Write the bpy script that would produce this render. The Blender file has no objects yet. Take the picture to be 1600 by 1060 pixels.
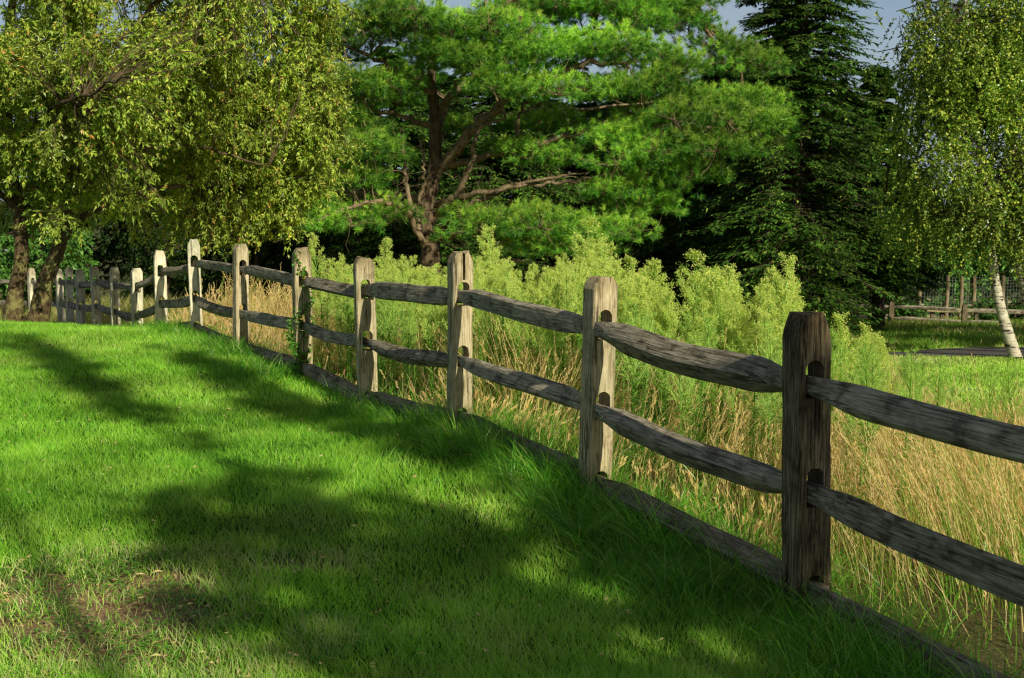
import bpy, math, random
import numpy as np

random.seed(11)
rng = np.random.default_rng(11)
PI = math.pi
col = bpy.context.scene.collection

# ------------------------------------------------------------------ camera numbers
F_PX, CX, CY, EYE = 2100.0, 800.0, 530.0, 1.72
PITCH = math.atan(237.0 / F_PX)


def at(x, y, Y):
    """world point seen at photo pixel x, y at distance Y"""
    u = (x - CX) / F_PX
    v = (y - CY) / F_PX
    dy = math.cos(PITCH) - v * math.sin(PITCH)
    dz = -math.sin(PITCH) - v * math.cos(PITCH)
    t = Y / dy
    return np.array([u * t, Y, EYE + dz * t])


# ------------------------------------------------------------------ small numeric helpers
def norm(v):
    return v / np.maximum(np.linalg.norm(v, axis=-1, keepdims=True), 1e-9)


def rand_unit(n):
    return norm(rng.normal(size=(n, 3)))


def vnoise(x, y, scale, seed=0):
    """bilinear value noise 0..1"""
    x = np.asarray(x, float) / scale + 1000.0
    y = np.asarray(y, float) / scale + 1000.0
    xi, yi = np.floor(x).astype(np.int64), np.floor(y).astype(np.int64)
    fx, fy = x - xi, y - yi
    fx, fy = fx * fx * (3 - 2 * fx), fy * fy * (3 - 2 * fy)

    def h(a, b):
        n = (a * 374761393 + b * 668265263 + seed * 982451653) & 0x7fffffff
        n = ((n ^ (n >> 13)) * 1274126177) & 0x7fffffff
        return ((n ^ (n >> 16)) & 0xffff) / 65535.0
    a = h(xi, yi) * (1 - fx) + h(xi + 1, yi) * fx
    b = h(xi, yi + 1) * (1 - fx) + h(xi + 1, yi + 1) * fx
    return a * (1 - fy) + b * fy


def fbm(x, y, scale, seed=0):
    return (vnoise(x, y, scale, seed) + .5 * vnoise(x, y, scale / 2, seed + 1) + .25 * vnoise(x, y, scale / 4, seed + 2)) / 1.75


# ------------------------------------------------------------------ fence posts measured: centre x, top y, base y, distance, rail heights (y at the post)
POSTS = [
    (1261, 490, 962, 5.30, 600, 765, 930),
    (930, 433, 772, 7.10, 512, 639, 762),
    (718, 395, 668, 8.90, 463, 562, 658),
    (576, 403, 645, 10.75, 455, 535, 628),
    (474, 388, 588, 12.40, 438, 508, 577),
    (377, 383, 550, 14.10, 421, 489, 546),
    (308, 375, 519, 16.00, 412, 467, 514),
    (254, 392, 524, 18.00, 425, 474, 521),
    (215, 420, 531, 20.10, 451, 495, 531),
    (182, 418, 529, 21.80, 446, 487, 527),
    (153, 416, 525, 23.50, 441, 478, 519),
    (127, 422, 522, 25.30, 447, 481, 519),
    (110, 418, 518, 27.00, 440, 474, 514),
    (97, 421, 515, 28.70, 441, 473, 511),
    (53, 420, 512, 30.20, 441, 473, 508),
    (-12, 420, 512, 31.5, 441, 473, 508),
]
PW = [at(p[0], p[2], p[3]) for p in POSTS]
first = PW[0]
d01 = norm((PW[0] - PW[1])[None, :])[0]
NEAR = np.array([2.02, 3.15, 0.0])
line = np.array([[first[0] + 6.0, first[1] - 14.5, 0], NEAR] + PW + [PW[-1] + np.array([-14, 3, 0])])[:, :2]


def fence_dist(x, y):
    """signed distance to the fence, positive on the meadow side"""
    x = np.asarray(x, float)
    y = np.asarray(y, float)
    best = np.full(x.shape, 1e9)
    sgn = np.ones(x.shape)
    for a, b in zip(line[:-1], line[1:]):
        d = b - a
        L = d.dot(d)
        t = np.clip(((x - a[0]) * d[0] + (y - a[1]) * d[1]) / L, 0, 1)
        dx, dy = x - (a[0] + t * d[0]), y - (a[1] + t * d[1])
        q = np.hypot(dx, dy)
        cr = d[0] * (y - a[1]) - d[1] * (x - a[0])
        m = q < best
        best = np.where(m, q, best)
        sgn = np.where(m, np.where(cr < 0, 1.0, -1.0), sgn)
    return best * sgn


# ------------------------------------------------------------------ terrain height: thin plate through measured points
ctrl = [(p[0], p[1], p[2]) for p in PW]
ctrl += [(0, 0, 0), (-4, 0, 0), (4, 0, 0), (-2, 5, 0), (-4, 8, 0.02), (2.02, 3.15, 0), (0, 6, 0), (-2, 9, 0), (-3.5, 12, 0.0), (-5, 14.5, -.02),
         (-6.8, 18.5, -.16), (-9, 18, -.12), (-10, 22, -.55), (-14, 16, -.1), (-14, 26, -.8), (-10, 10, 0), (-16, 5, 0),
         (3.0, 5.0, -.02), (3.8, 9.5, -.5), (2.4, 8, -.22), (1.5, 10, -.32), (4.6, 13.5, -.95), (1.0, 13, -.55), (-1.5, 16, -.5), (7, 18, -1.08), (4, 19, -1.15),
         (9.4, 25, -1.46), (5, 26, -1.6), (14, 24, -1.4), (13, 30, -1.72), (6, 34, -2.1), (12, 44, -2.93), (20, 44, -2.93), (4, 44, -2.9),
         (18, 52, -3.4), (8, 52, -3.4), (12, 58, -4.0), (24, 58, -4.0), (-2, 30, -1.5), (-8, 33, -1.6), (-14, 36, -1.6), (-6, 44, -2.3), (-20, 44, -2.0), (-8, 58, -3.2), (-24, 58, -2.6),
         (8, 5, -.1), (9, 11, -.7), (14, 14, -.9), (22, 26, -1.3), (24, 10, -.6), (14, 0, 0), (-20, -6, 0), (20, -8, 0), (0, -8, 0), (-24, 28, -.9)]
ctrl = np.array(ctrl)


def _phi(r):
    return r * r * np.log(np.maximum(r, 1e-6))


_n = len(ctrl)
_A = np.zeros((_n + 3, _n + 3))
_A[:_n, :_n] = _phi(np.hypot(ctrl[:, None, 0] - ctrl[None, :, 0], ctrl[:, None, 1] - ctrl[None, :, 1])) + np.eye(_n) * 0.4
_A[:_n, _n] = 1
_A[:_n, _n + 1:] = ctrl[:, :2]
_A[_n:, :_n] = _A[:_n, _n:].T
_w = np.linalg.solve(_A, np.concatenate([ctrl[:, 2], [0, 0, 0]]))


def G(x, y):
    x = np.atleast_1d(np.asarray(x, float))
    y = np.atleast_1d(np.asarray(y, float))
    xc, yc = np.clip(x, -24, 24), np.clip(y, -8, 60)
    out = np.full(x.shape, _w[_n])
    out += _w[_n + 1] * xc + _w[_n + 2] * yc
    for i in range(_n):
        out += _w[i] * _phi(np.hypot(xc - ctrl[i, 0], yc - ctrl[i, 1]))
    far = np.maximum(0, y - 60)
    return out - 3.0 * (1 - np.exp(-far / 60.0)) + .03 * (fbm(x, y, 1.7, 5) - .5)


GX, GY = np.linspace(-26, 26, 521), np.linspace(-8, 62, 701)
_gx, _gy = np.meshgrid(GX, GY)
GH = G(_gx.ravel(), _gy.ravel()).reshape(_gx.shape)


def GF(x, y):
    """quick lookup of the terrain height"""
    fx = np.clip((np.asarray(x, float) + 26) / .1, 0, 519.999)
    fy = np.clip((np.asarray(y, float) + 8) / .1, 0, 699.999)
    i, j = fx.astype(int), fy.astype(int)
    a, b = fx - i, fy - j
    return (GH[j, i] * (1 - a) + GH[j, i + 1] * a) * (1 - b) + (GH[j + 1, i] * (1 - a) + GH[j + 1, i + 1] * a) * b


def hit(x, y):
    """ground point seen at a photo pixel"""
    Y = 3.0
    prev = Y
    while Y < 120:
        p = at(x, y, Y)
        if p[2] < GF(p[0], p[1]):
            break
        prev = Y
        Y += .1
    return at(x, y, (Y + prev) / 2)


# ------------------------------------------------------------------ mesh building
class Geo:
    def __init__(self):
        self.V, self.Q, self.T, self.R, self.n = [], [], [], [], 0

    def add(self, V, F, rnd=.5):
        V = np.asarray(V, np.float32).reshape(-1, 3)
        F = np.asarray(F, np.int64)
        if len(V) == 0:
            return
        (self.Q if F.shape[1] == 4 else self.T).append(F + self.n)
        self.V.append(V)
        self.R.append(np.broadcast_to(np.asarray(rnd, np.float32), (len(V),)))
        self.n += len(V)

    def build(self, name, mat, parent=None, smooth=False):
        V = np.concatenate(self.V)
        R = np.concatenate(self.R)
        loops = []
        tot = []
        if self.Q:
            q = np.concatenate(self.Q)
            loops.append(q.ravel())
            tot.append(np.full(len(q), 4))
        if self.T:
            t = np.concatenate(self.T)
            loops.append(t.ravel())
            tot.append(np.full(len(t), 3))
        loops = np.concatenate(loops).astype(np.int32)
        tot = np.concatenate(tot).astype(np.int32)
        start = np.concatenate([[0], np.cumsum(tot)[:-1]]).astype(np.int32)
        me = bpy.data.meshes.new(name)
        me.vertices.add(len(V))
        me.vertices.foreach_set('co', V.ravel())
        me.loops.add(len(loops))
        me.loops.foreach_set('vertex_index', loops)
        me.polygons.add(len(tot))
        me.polygons.foreach_set('loop_start', start)
        me.polygons.foreach_set('loop_total', tot)
        me.polygons.foreach_set('use_smooth', np.full(len(tot), smooth))
        at_ = me.attributes.new('rnd', 'FLOAT', 'POINT')
        at_.data.foreach_set('value', np.ascontiguousarray(R, np.float32))
        me.update(calc_edges=True)
        me.materials.append(mat)
        o = bpy.data.objects.new(name, me)
        col.objects.link(o)
        if parent is not None:
            o.parent = parent
        return o


def tag(o, label=None, cat=None, group=None, kind=None):
    for k, v in (('label', label), ('category', cat), ('group', group), ('kind', kind)):
        if v:
            o[k] = v
    return o


def empty(name, loc, label=None, cat=None, group=None, rz=0):
    o = bpy.data.objects.new(name, None)
    col.objects.link(o)
    o.location = [float(c) for c in loc]
    o.rotation_euler = (0, 0, rz)
    o.empty_display_size = .2
    return tag(o, label, cat, group)


def put(parent, loc):
    """children whose mesh is in world coordinates sit right under an Empty at its base"""
    for ch in [o for o in bpy.data.objects if o.parent == parent]:
        ch.location = [ch.location[k] - float(loc[k]) for k in range(3)]


def smooth_path(pts, n=24):
    """Catmull-Rom resample"""
    P = np.asarray(pts, float)
    P = np.vstack([2 * P[0] - P[1], P, 2 * P[-1] - P[-2]])
    segs = len(P) - 3
    out = []
    for k in np.linspace(0, segs - 1e-6, n):
        i = int(k)
        t = k - i
        p0, p1, p2, p3 = P[i:i + 4]
        out.append(.5 * ((2 * p1) + (-p0 + p2) * t + (2 * p0 - 5 * p1 + 4 * p2 - p3) * t * t + (-p0 + 3 * p1 - 3 * p2 + p3) * t ** 3))
    return np.array(out)


def tubes(g, P, R, sides=4, rnd=.5, wob=0.0):
    """batch of tubes. P (N,n,3) centre lines, R (N,n) radii"""
    P = np.asarray(P, float)
    R = np.asarray(R, float)
    if P.ndim == 2:
        P, R = P[None], R[None]
    N, n, _ = P.shape
    T = np.gradient(P, axis=1)
    T = norm(T)
    mt = norm(T.mean(axis=1, keepdims=True))
    ref = np.where(np.abs(mt[..., 2:3]) > .8, np.array([1.0, .15, 0]), np.array([0, 0, 1.0]))
    A = norm(np.cross(T, ref))
    B = np.cross(T, A)
    an = np.arange(sides) * 2 * PI / sides
    Rr = R[..., None]
    if wob:
        Rr = Rr * (1 + wob * rng.normal(size=(N, n, sides)))
    V = P[:, :, None, :] + Rr[..., None] * (np.cos(an)[None, None, :, None] * A[:, :, None, :] + np.sin(an)[None, None, :, None] * B[:, :, None, :])
    base = (np.arange(N) * n * sides)[:, None, None]
    i = (np.arange(n - 1) * sides)[None, :, None]
    j = np.arange(sides)[None, None, :]
    jn = (j + 1) % sides
    F = np.stack([base + i + j, base + i + jn, base + i + sides + jn, base + i + sides + j], -1).reshape(-1, 4)
    r = np.repeat(np.broadcast_to(np.asarray(rnd, float), (N,)), n * sides)
    g.add(V.reshape(-1, 3), F, r)


def leaves(g, base, d, up, L, W, rnd, fold=.25, wide=.45):
    """folded diamond leaves, two triangles each"""
    d = norm(d)
    s = norm(np.cross(d, up))
    nrm = np.cross(s, d)
    L = np.broadcast_to(np.asarray(L, float), (len(base),))[:, None]
    W = np.broadcast_to(np.asarray(W, float), (len(base),))[:, None]
    mid = base + d * L * wide
    V = np.stack([base, mid + s * W * .5 + nrm * W * fold, base + d * L - nrm * L * .08, mid - s * W * .5 + nrm * W * fold], 1)
    k = (np.arange(len(base)) * 4)[:, None]
    F = np.concatenate([k + np.array([[0, 1, 2]]), k + np.array([[0, 2, 3]])])
    g.add(V.reshape(-1, 3), F, np.repeat(np.broadcast_to(rnd, (len(base),)), 4))


def blades(g, base, d0, bend, L, W, nseg, rnd, tipw=.12, p=.7):
    """grass blades as bent tapering strips"""
    N = len(base)
    L = np.broadcast_to(np.asarray(L, float), (N,))
    W = np.broadcast_to(np.asarray(W, float), (N,))
    a = rng.uniform(0, 2 * PI, N)
    side = np.stack([np.cos(a), np.sin(a), np.zeros(N)], -1)
    t = np.linspace(0, 1, nseg + 1)
    P = base[:, None, :] + L[:, None, None] * (d0[:, None, :] * t[None, :, None] + bend[:, None, :] * (t ** 2)[None, :, None])
    w = (W[:, None] * np.maximum((1 - t) ** p, tipw)[None, :])[..., None] * .5
    V = np.stack([P - side[:, None, :] * w, P + side[:, None, :] * w], 2)
    k = (np.arange(N) * (nseg + 1) * 2)[:, None, None]
    i = (np.arange(nseg) * 2)[None, :, None]
    F = (k + i + np.array([0, 1, 3, 2])[None, None, :]).reshape(-1, 4)
    g.add(V.reshape(-1, 3), F, np.repeat(np.broadcast_to(rnd, (N,)), (nseg + 1) * 2))
    return P


# ------------------------------------------------------------------ materials
def new_mat(name):
    m = bpy.data.materials.new(name)
    m.use_nodes = True
    nt = m.node_tree
    nt.nodes.clear()
    return m, nt


def N(nt, typ, **kw):
    n = nt.nodes.new(typ)
    for k, v in kw.items():
        if k in n.inputs:
            n.inputs[k].default_value = v
        else:
            setattr(n, k, v)
    return n


def ramp(nt, stops, fac=None):
    r = nt.nodes.new('ShaderNodeValToRGB')
    e = r.color_ramp.elements
    while len(e) > 1:
        e.remove(e[0])
    e[0].position, e[0].color = stops[0][0], (*stops[0][1], 1)
    for p, c in stops[1:]:
        x = e.new(p)
        x.color = (*c, 1)
    if fac is not None:
        nt.links.new(fac, r.inputs[0])
    return r


def leaf_mat(name, stops, trans=.35, rough=.45, spec=.35, tint=(1.15, 1.1, .5), patch=None):
    m, nt = new_mat(name)
    L = nt.links.new
    a = N(nt, 'ShaderNodeAttribute', attribute_name='rnd')
    r = ramp(nt, stops, a.outputs['Fac'])
    c = r.outputs[0]
    if patch:
        tc = N(nt, 'ShaderNodeNewGeometry')
        no = N(nt, 'ShaderNodeTexNoise')
        no.inputs['Scale'].default_value = patch[0]
        no.inputs['Detail'].default_value = 3
        L(tc.outputs['Position'], no.inputs['Vector'])
        mr = N(nt, 'ShaderNodeMapRange')
        mr.inputs['From Min'].default_value = .35
        mr.inputs['From Max'].default_value = .65
        mr.inputs['To Min'].default_value = patch[1]
        mr.inputs['To Max'].default_value = patch[2]
        L(no.outputs['Fac'], mr.inputs['Value'])
        hs = N(nt, 'ShaderNodeVectorMath', operation='SCALE')
        L(c, hs.inputs[0])
        L(mr.outputs[0], hs.inputs['Scale'])
        c = hs.outputs[0]
    b = N(nt, 'ShaderNodeBsdfPrincipled')
    b.inputs['Roughness'].default_value = rough
    b.inputs['Specular IOR Level'].default_value = spec
    L(c, b.inputs['Base Color'])
    t = N(nt, 'ShaderNodeBsdfTranslucent')
    mu = N(nt, 'ShaderNodeVectorMath', operation='MULTIPLY')
    mu.inputs[1].default_value = tint
    L(c, mu.inputs[0])
    L(mu.outputs[0], t.inputs['Color'])
    mx = N(nt, 'ShaderNodeMixShader')
    mx.inputs[0].default_value = trans
    L(b.outputs[0], mx.inputs[1])
    L(t.outputs[0], mx.inputs[2])
    o = N(nt, 'ShaderNodeOutputMaterial')
    L(mx.outputs[0], o.inputs[0])
    return m


def wood_mat(name, axis, dark, mid, light, blotch=.5, cracks=.5):
    """weathered timber: grain stretched along one object axis, blotches across it, cracks and bump"""
    m, nt = new_mat(name)
    L = nt.links.new
    tc = N(nt, 'ShaderNodeTexCoord')
    oi = N(nt, 'ShaderNodeObjectInfo')
    off = N(nt, 'ShaderNodeVectorMath', operation='SCALE')
    L(oi.outputs['Random'], off.inputs['Scale'])
    off.inputs[0].default_value = (37, 19, 53)
    ad = N(nt, 'ShaderNodeVectorMath', operation='ADD')
    L(tc.outputs['Object'], ad.inputs[0])
    L(off.outputs[0], ad.inputs[1])

    def noise(sc, det, stretch):
        mp = N(nt, 'ShaderNodeMapping')
        mp.inputs['Scale'].default_value = stretch
        L(ad.outputs[0], mp.inputs['Vector'])
        n = N(nt, 'ShaderNodeTexNoise')
        n.inputs['Scale'].default_value = sc
        n.inputs['Detail'].default_value = det
        n.inputs['Roughness'].default_value = .65
        L(mp.outputs[0], n.inputs['Vector'])
        return n
    s = [1.0, 1.0, 1.0]
    s[axis] = .045
    grain = noise(120, 8, s)
    s2 = [1.0, 1.0, 1.0]
    s2[axis] = .55
    blot = noise(14, 9, s2)
    s3 = [1.0, 1.0, 1.0]
    s3[axis] = .06
    crk = noise(34, 4, s3)
    big = noise(2.3, 2, (1, 1, 1))
    r1 = ramp(nt, [(.34, dark), (.5, mid), (.66, light)], grain.outputs['Fac'])
    r2 = ramp(nt, [(.38, (.30, .28, .25)), (.48, (.85, .84, .82)), (.6, (1.0, 1.0, 1.0)), (.68, (1.3, 1.3, 1.28))], blot.outputs['Fac'])
    mul = N(nt, 'ShaderNodeMix', data_type='RGBA', blend_type='MULTIPLY')
    mul.inputs['Factor'].default_value = blotch
    L(r1.outputs[0], mul.inputs['A'])
    L(r2.outputs[0], mul.inputs['B'])
    r3 = ramp(nt, [(.385, (.07, .06, .05)), (.405, (1, 1, 1))], crk.outputs['Fac'])
    mul2 = N(nt, 'ShaderNodeMix', data_type='RGBA', blend_type='MULTIPLY')
    mul2.inputs['Factor'].default_value = cracks
    L(mul.outputs['Result'], mul2.inputs['A'])
    L(r3.outputs[0], mul2.inputs['B'])
    r4 = ramp(nt, [(.35, (.7, .72, .66)), (.65, (1.12, 1.08, 1.02))], big.outputs['Fac'])
    mul3 = N(nt, 'ShaderNodeMix', data_type='RGBA', blend_type='MULTIPLY')
    mul3.inputs['Factor'].default_value = .8
    L(mul2.outputs['Result'], mul3.inputs['A'])
    L(r4.outputs[0], mul3.inputs['B'])
    cfin = mul3.outputs['Result']
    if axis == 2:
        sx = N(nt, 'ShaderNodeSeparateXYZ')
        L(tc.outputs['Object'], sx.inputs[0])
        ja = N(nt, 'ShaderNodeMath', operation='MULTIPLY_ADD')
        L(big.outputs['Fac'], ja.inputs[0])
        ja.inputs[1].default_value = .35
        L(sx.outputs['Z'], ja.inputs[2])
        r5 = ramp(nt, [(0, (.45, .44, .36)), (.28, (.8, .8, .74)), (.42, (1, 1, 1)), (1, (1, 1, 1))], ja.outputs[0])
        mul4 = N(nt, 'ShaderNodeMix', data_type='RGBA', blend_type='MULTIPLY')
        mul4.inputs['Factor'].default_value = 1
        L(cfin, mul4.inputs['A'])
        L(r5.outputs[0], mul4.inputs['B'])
        # a weather stain under the top
        r6 = ramp(nt, [(.84, (1, 1, 1)), (.97, (.5, .45, .38))], ja.outputs[0])
        ja2 = N(nt, 'ShaderNodeMath', operation='MULTIPLY')
        L(ja.outputs[0], ja2.inputs[0])
        ja2.inputs[1].default_value = .68
        L(ja2.outputs[0], r6.inputs[0])
        mul5 = N(nt, 'ShaderNodeMix', data_type='RGBA', blend_type='MULTIPLY')
        mul5.inputs['Factor'].default_value = .8
        L(mul4.outputs['Result'], mul5.inputs['A'])
        L(r6.outputs[0], mul5.inputs['B'])
        cfin = mul5.outputs['Result']
    b = N(nt, 'ShaderNodeBsdfPrincipled')
    b.inputs['Roughness'].default_value = .85
    b.inputs['Specular IOR Level'].default_value = .2
    L(cfin, b.inputs['Base Color'])
    h = N(nt, 'ShaderNodeMath', operation='MULTIPLY_ADD')
    L(grain.outputs['Fac'], h.inputs[0])
    h.inputs[1].default_value = .6
    L(r3.outputs[0], h.inputs[2])
    bp = N(nt, 'ShaderNodeBump')
    bp.inputs['Strength'].default_value = .75
    bp.inputs['Distance'].default_value = .006
    L(h.outputs[0], bp.inputs['Height'])
    L(bp.outputs[0], b.inputs['Normal'])
    o = N(nt, 'ShaderNodeOutputMaterial')
    L(b.outputs[0], o.inputs[0])
    return m


def bark_mat(name, dark, light, scale=14, stretch=.25, lich=None):
    m, nt = new_mat(name)
    L = nt.links.new
    tc = N(nt, 'ShaderNodeNewGeometry')
    mp = N(nt, 'ShaderNodeMapping')
    mp.inputs['Scale'].default_value = (1, 1, stretch)
    L(tc.outputs['Position'], mp.inputs['Vector'])
    n = N(nt, 'ShaderNodeTexNoise')
    n.inputs['Scale'].default_value = scale
    n.inputs['Detail'].default_value = 6
    n.inputs['Roughness'].default_value = .7
    L(mp.outputs[0], n.inputs['Vector'])
    r = ramp(nt, [(.35, dark), (.65, light)], n.outputs['Fac'])
    c = r.outputs[0]
    if lich:
        n2 = N(nt, 'ShaderNodeTexNoise')
        n2.inputs['Scale'].default_value = 7
        n2.inputs['Detail'].default_value = 6
        L(tc.outputs['Position'], n2.inputs['Vector'])
        r2 = ramp(nt, [(.5, (0, 0, 0)), (.6, (1, 1, 1))], n2.outputs['Fac'])
        mx = N(nt, 'ShaderNodeMix', data_type='RGBA')
        L(r2.outputs[0], mx.inputs['Factor'])
        L(c, mx.inputs['A'])
        mx.inputs['B'].default_value = (*lich, 1)
        c = mx.outputs['Result']
    b = N(nt, 'ShaderNodeBsdfPrincipled')
    b.inputs['Roughness'].default_value = .9
    b.inputs['Specular IOR Level'].default_value = .15
    L(c, b.inputs['Base Color'])
    bp = N(nt, 'ShaderNodeBump')
    bp.inputs['Strength'].default_value = 1
    bp.inputs['Distance'].default_value = .03
    L(n.outputs['Fac'], bp.inputs['Height'])
    L(bp.outputs[0], b.inputs['Normal'])
    o = N(nt, 'ShaderNodeOutputMaterial')
    L(b.outputs[0], o.inputs[0])
    return m


M = {}
M['lawn'] = leaf_mat('lawn_blade', [(0, (.11, .34, .022)), (.3, (.31, .70, .05)), (.6, (.54, .88, .10)), (.8, (.72, .88, .20)), (.92, (.82, .88, .40)), (1, (.80, .68, .36))], trans=.45, rough=.4, spec=.35, tint=(1.12, 1.05, .5), patch=(.7, .64, 1.15))
M['long'] = leaf_mat('long_green_blade', [(0, (.04, .16, .012)), (.45, (.11, .40, .022)), (.8, (.30, .62, .05)), (.93, (.50, .70, .16)), (1, (.60, .50, .20))], trans=.45, rough=.33, spec=.45, patch=(.9, .75, 1.2))
M['dry'] = leaf_mat('dry_straw', [(0, (.16, .34, .03)), (.22, (.34, .50, .07)), (.35, (.78, .62, .23)), (.75, (.90, .74, .36)), (1, (.84, .54, .28))], trans=.5, rough=.6, spec=.2, tint=(1.1, 1.0, .7), patch=(1.1, .85, 1.15))
M['weedhead'] = leaf_mat('weed_flower', [(0, (.46, .58, .09)), (.5, (.80, .86, .20)), (.9, (.88, .88, .32)), (1, (.86, .76, .42))], trans=.4, rough=.7, spec=.1, tint=(1.05, 1.0, .6))
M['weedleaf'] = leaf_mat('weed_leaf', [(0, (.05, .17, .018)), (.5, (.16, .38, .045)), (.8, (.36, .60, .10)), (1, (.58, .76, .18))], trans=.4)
M['willow'] = leaf_mat('broad_leaf', [(0, (0.173, 0.299, 0.034)), (0.45, (0.399, 0.56, 0.069)), (0.75, (0.685, 0.784, 0.122)), (0.92, (0.88, 0.88, 0.171)), (0.98, (0.88, 0.821, 0.171)), (1, (0.88, 0.448, 0.146))], trans=.45, rough=.36, spec=.5, patch=(.8, .75, 1.15))
M['birchleaf'] = leaf_mat('birch_leaf', [(0, (0.111, 0.234, 0.026)), (0.5, (0.294, 0.468, 0.051)), (0.75, (0.662, 0.737, 0.101)), (0.92, (0.822, 0.864, 0.167)), (1, (0.822, 0.864, 0.167))], trans=.35, rough=.3, spec=.5, patch=(.5, .6, 1.2))
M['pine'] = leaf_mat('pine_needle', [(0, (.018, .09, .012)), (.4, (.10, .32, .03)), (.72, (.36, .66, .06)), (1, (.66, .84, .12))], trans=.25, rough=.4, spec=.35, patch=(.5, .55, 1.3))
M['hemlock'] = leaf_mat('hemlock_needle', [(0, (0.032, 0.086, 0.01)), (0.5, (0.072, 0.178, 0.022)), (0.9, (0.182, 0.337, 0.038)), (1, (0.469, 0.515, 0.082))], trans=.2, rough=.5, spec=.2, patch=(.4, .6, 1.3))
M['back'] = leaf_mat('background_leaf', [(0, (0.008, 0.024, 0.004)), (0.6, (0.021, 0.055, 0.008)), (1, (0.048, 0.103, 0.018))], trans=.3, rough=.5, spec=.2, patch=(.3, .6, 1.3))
M['shrub'] = leaf_mat('shrub_leaf', [(0, (0.061, 0.163, 0.024)), (0.6, (0.143, 0.347, 0.052)), (1, (0.326, 0.571, 0.122))], trans=.35, rough=.4, spec=.3, patch=(.5, .6, 1.2))
M['vine'] = leaf_mat('vine_leaf', [(0, (.05, .20, .015)), (.7, (.14, .38, .03)), (.95, (.26, .42, .06)), (1, (.35, .26, .06))], trans=.4)
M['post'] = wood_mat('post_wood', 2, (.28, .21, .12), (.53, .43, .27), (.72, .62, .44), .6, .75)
M['post_sunlit'] = wood_mat('sunlit_post_wood', 2, (.50, .42, .28), (.80, .72, .54), (.88, .82, .68), .4, .6)  # lightened post wood for the far posts, sunlight painted into the colour
M['post_dark'] = wood_mat('dark_post_wood', 2, (.03, .024, .014), (.15, .115, .07), (.36, .29, .18), .9, .8)
M['rail'] = wood_mat('rail_wood', 0, (.13, .105, .075), (.38, .325, .25), (.60, .53, .43), .85, .6)
M['rail_dark'] = wood_mat('dark_rail_wood', 0, (.09, .073, .052), (.29, .245, .185), (.50, .44, .35), .95, .6)
M['log'] = wood_mat('log_wood', 0, (.10, .075, .055), (.29, .225, .175), (.46, .38, .30), .85, .6)
M['stake'] = wood_mat('stake_wood', 2, (.15, .10, .06), (.34, .26, .16), (.48, .40, .27), .6, .6)
M['bark'] = bark_mat('tree_bark', (.018, .011, .006), (.19, .13, .062), 30, .45, (.24, .21, .075))
M['limb'] = bark_mat('limb_bark', (.05, .035, .02), (.20, .14, .08), 9, 1)
M['pinebark'] = bark_mat('pine_bark', (.03, .02, .012), (.24, .165, .10), 10, .3)
M['pinelimb'] = bark_mat('pine_limb_bark', (.10, .07, .04), (.36, .26, .15), 8, 1)
M['darkbark'] = bark_mat('dark_bark', (.02, .015, .01), (.10, .07, .045), 9, .4)


def birch_bark():
    m, nt = new_mat('birch_bark')
    L = nt.links.new
    g = N(nt, 'ShaderNodeNewGeometry')
    mp = N(nt, 'ShaderNodeMapping')
    mp.inputs['Scale'].default_value = (1.6, 1.6, 7)
    L(g.outputs['Position'], mp.inputs['Vector'])
    n = N(nt, 'ShaderNodeTexNoise')
    n.inputs['Scale'].default_value = 2.2
    n.inputs['Detail'].default_value = 5
    n.inputs['Roughness'].default_value = .7
    L(mp.outputs[0], n.inputs['Vector'])
    r = ramp(nt, [(.40, (.05, .04, .03)), (.46, (.50, .43, .31)), (.7, (.74, .67, .53))], n.outputs['Fac'])
    b = N(nt, 'ShaderNodeBsdfPrincipled')
    b.inputs['Roughness'].default_value = .7
    L(r.outputs[0], b.inputs['Base Color'])
    o = N(nt, 'ShaderNodeOutputMaterial')
    L(b.outputs[0], o.inputs[0])
    return m


M['birch'] = birch_bark()


def plain(name, stops, scale, rough=.9, bump=.01):
    m, nt = new_mat(name)
    L = nt.links.new
    g = N(nt, 'ShaderNodeNewGeometry')
    n = N(nt, 'ShaderNodeTexNoise')
    n.inputs['Scale'].default_value = scale
    n.inputs['Detail'].default_value = 8
    n.inputs['Roughness'].default_value = .65
    L(g.outputs['Position'], n.inputs['Vector'])
    r = ramp(nt, stops, n.outputs['Fac'])
    b = N(nt, 'ShaderNodeBsdfPrincipled')
    b.inputs['Roughness'].default_value = rough
    b.inputs['Specular IOR Level'].default_value = .2
    L(r.outputs[0], b.inputs['Base Color'])
    bp = N(nt, 'ShaderNodeBump')
    bp.inputs['Distance'].default_value = bump
    L(n.outputs['Fac'], bp.inputs['Height'])
    L(bp.outputs[0], b.inputs['Normal'])
    o = N(nt, 'ShaderNodeOutputMaterial')
    L(b.outputs[0], o.inputs[0])
    return m


M['asphalt'] = plain('driveway_asphalt', [(.3, (.06, .05, .045)), (.7, (.14, .115, .10))], 12)
M['wire'] = plain('wire', [(.3, (.12, .12, .12)), (.7, (.3, .3, .28))], 3, .5)
M['pipe'] = plain('painted_pipe', [(.3, (.16, .17, .17)), (.7, (.28, .29, .29))], 5, .5)


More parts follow.
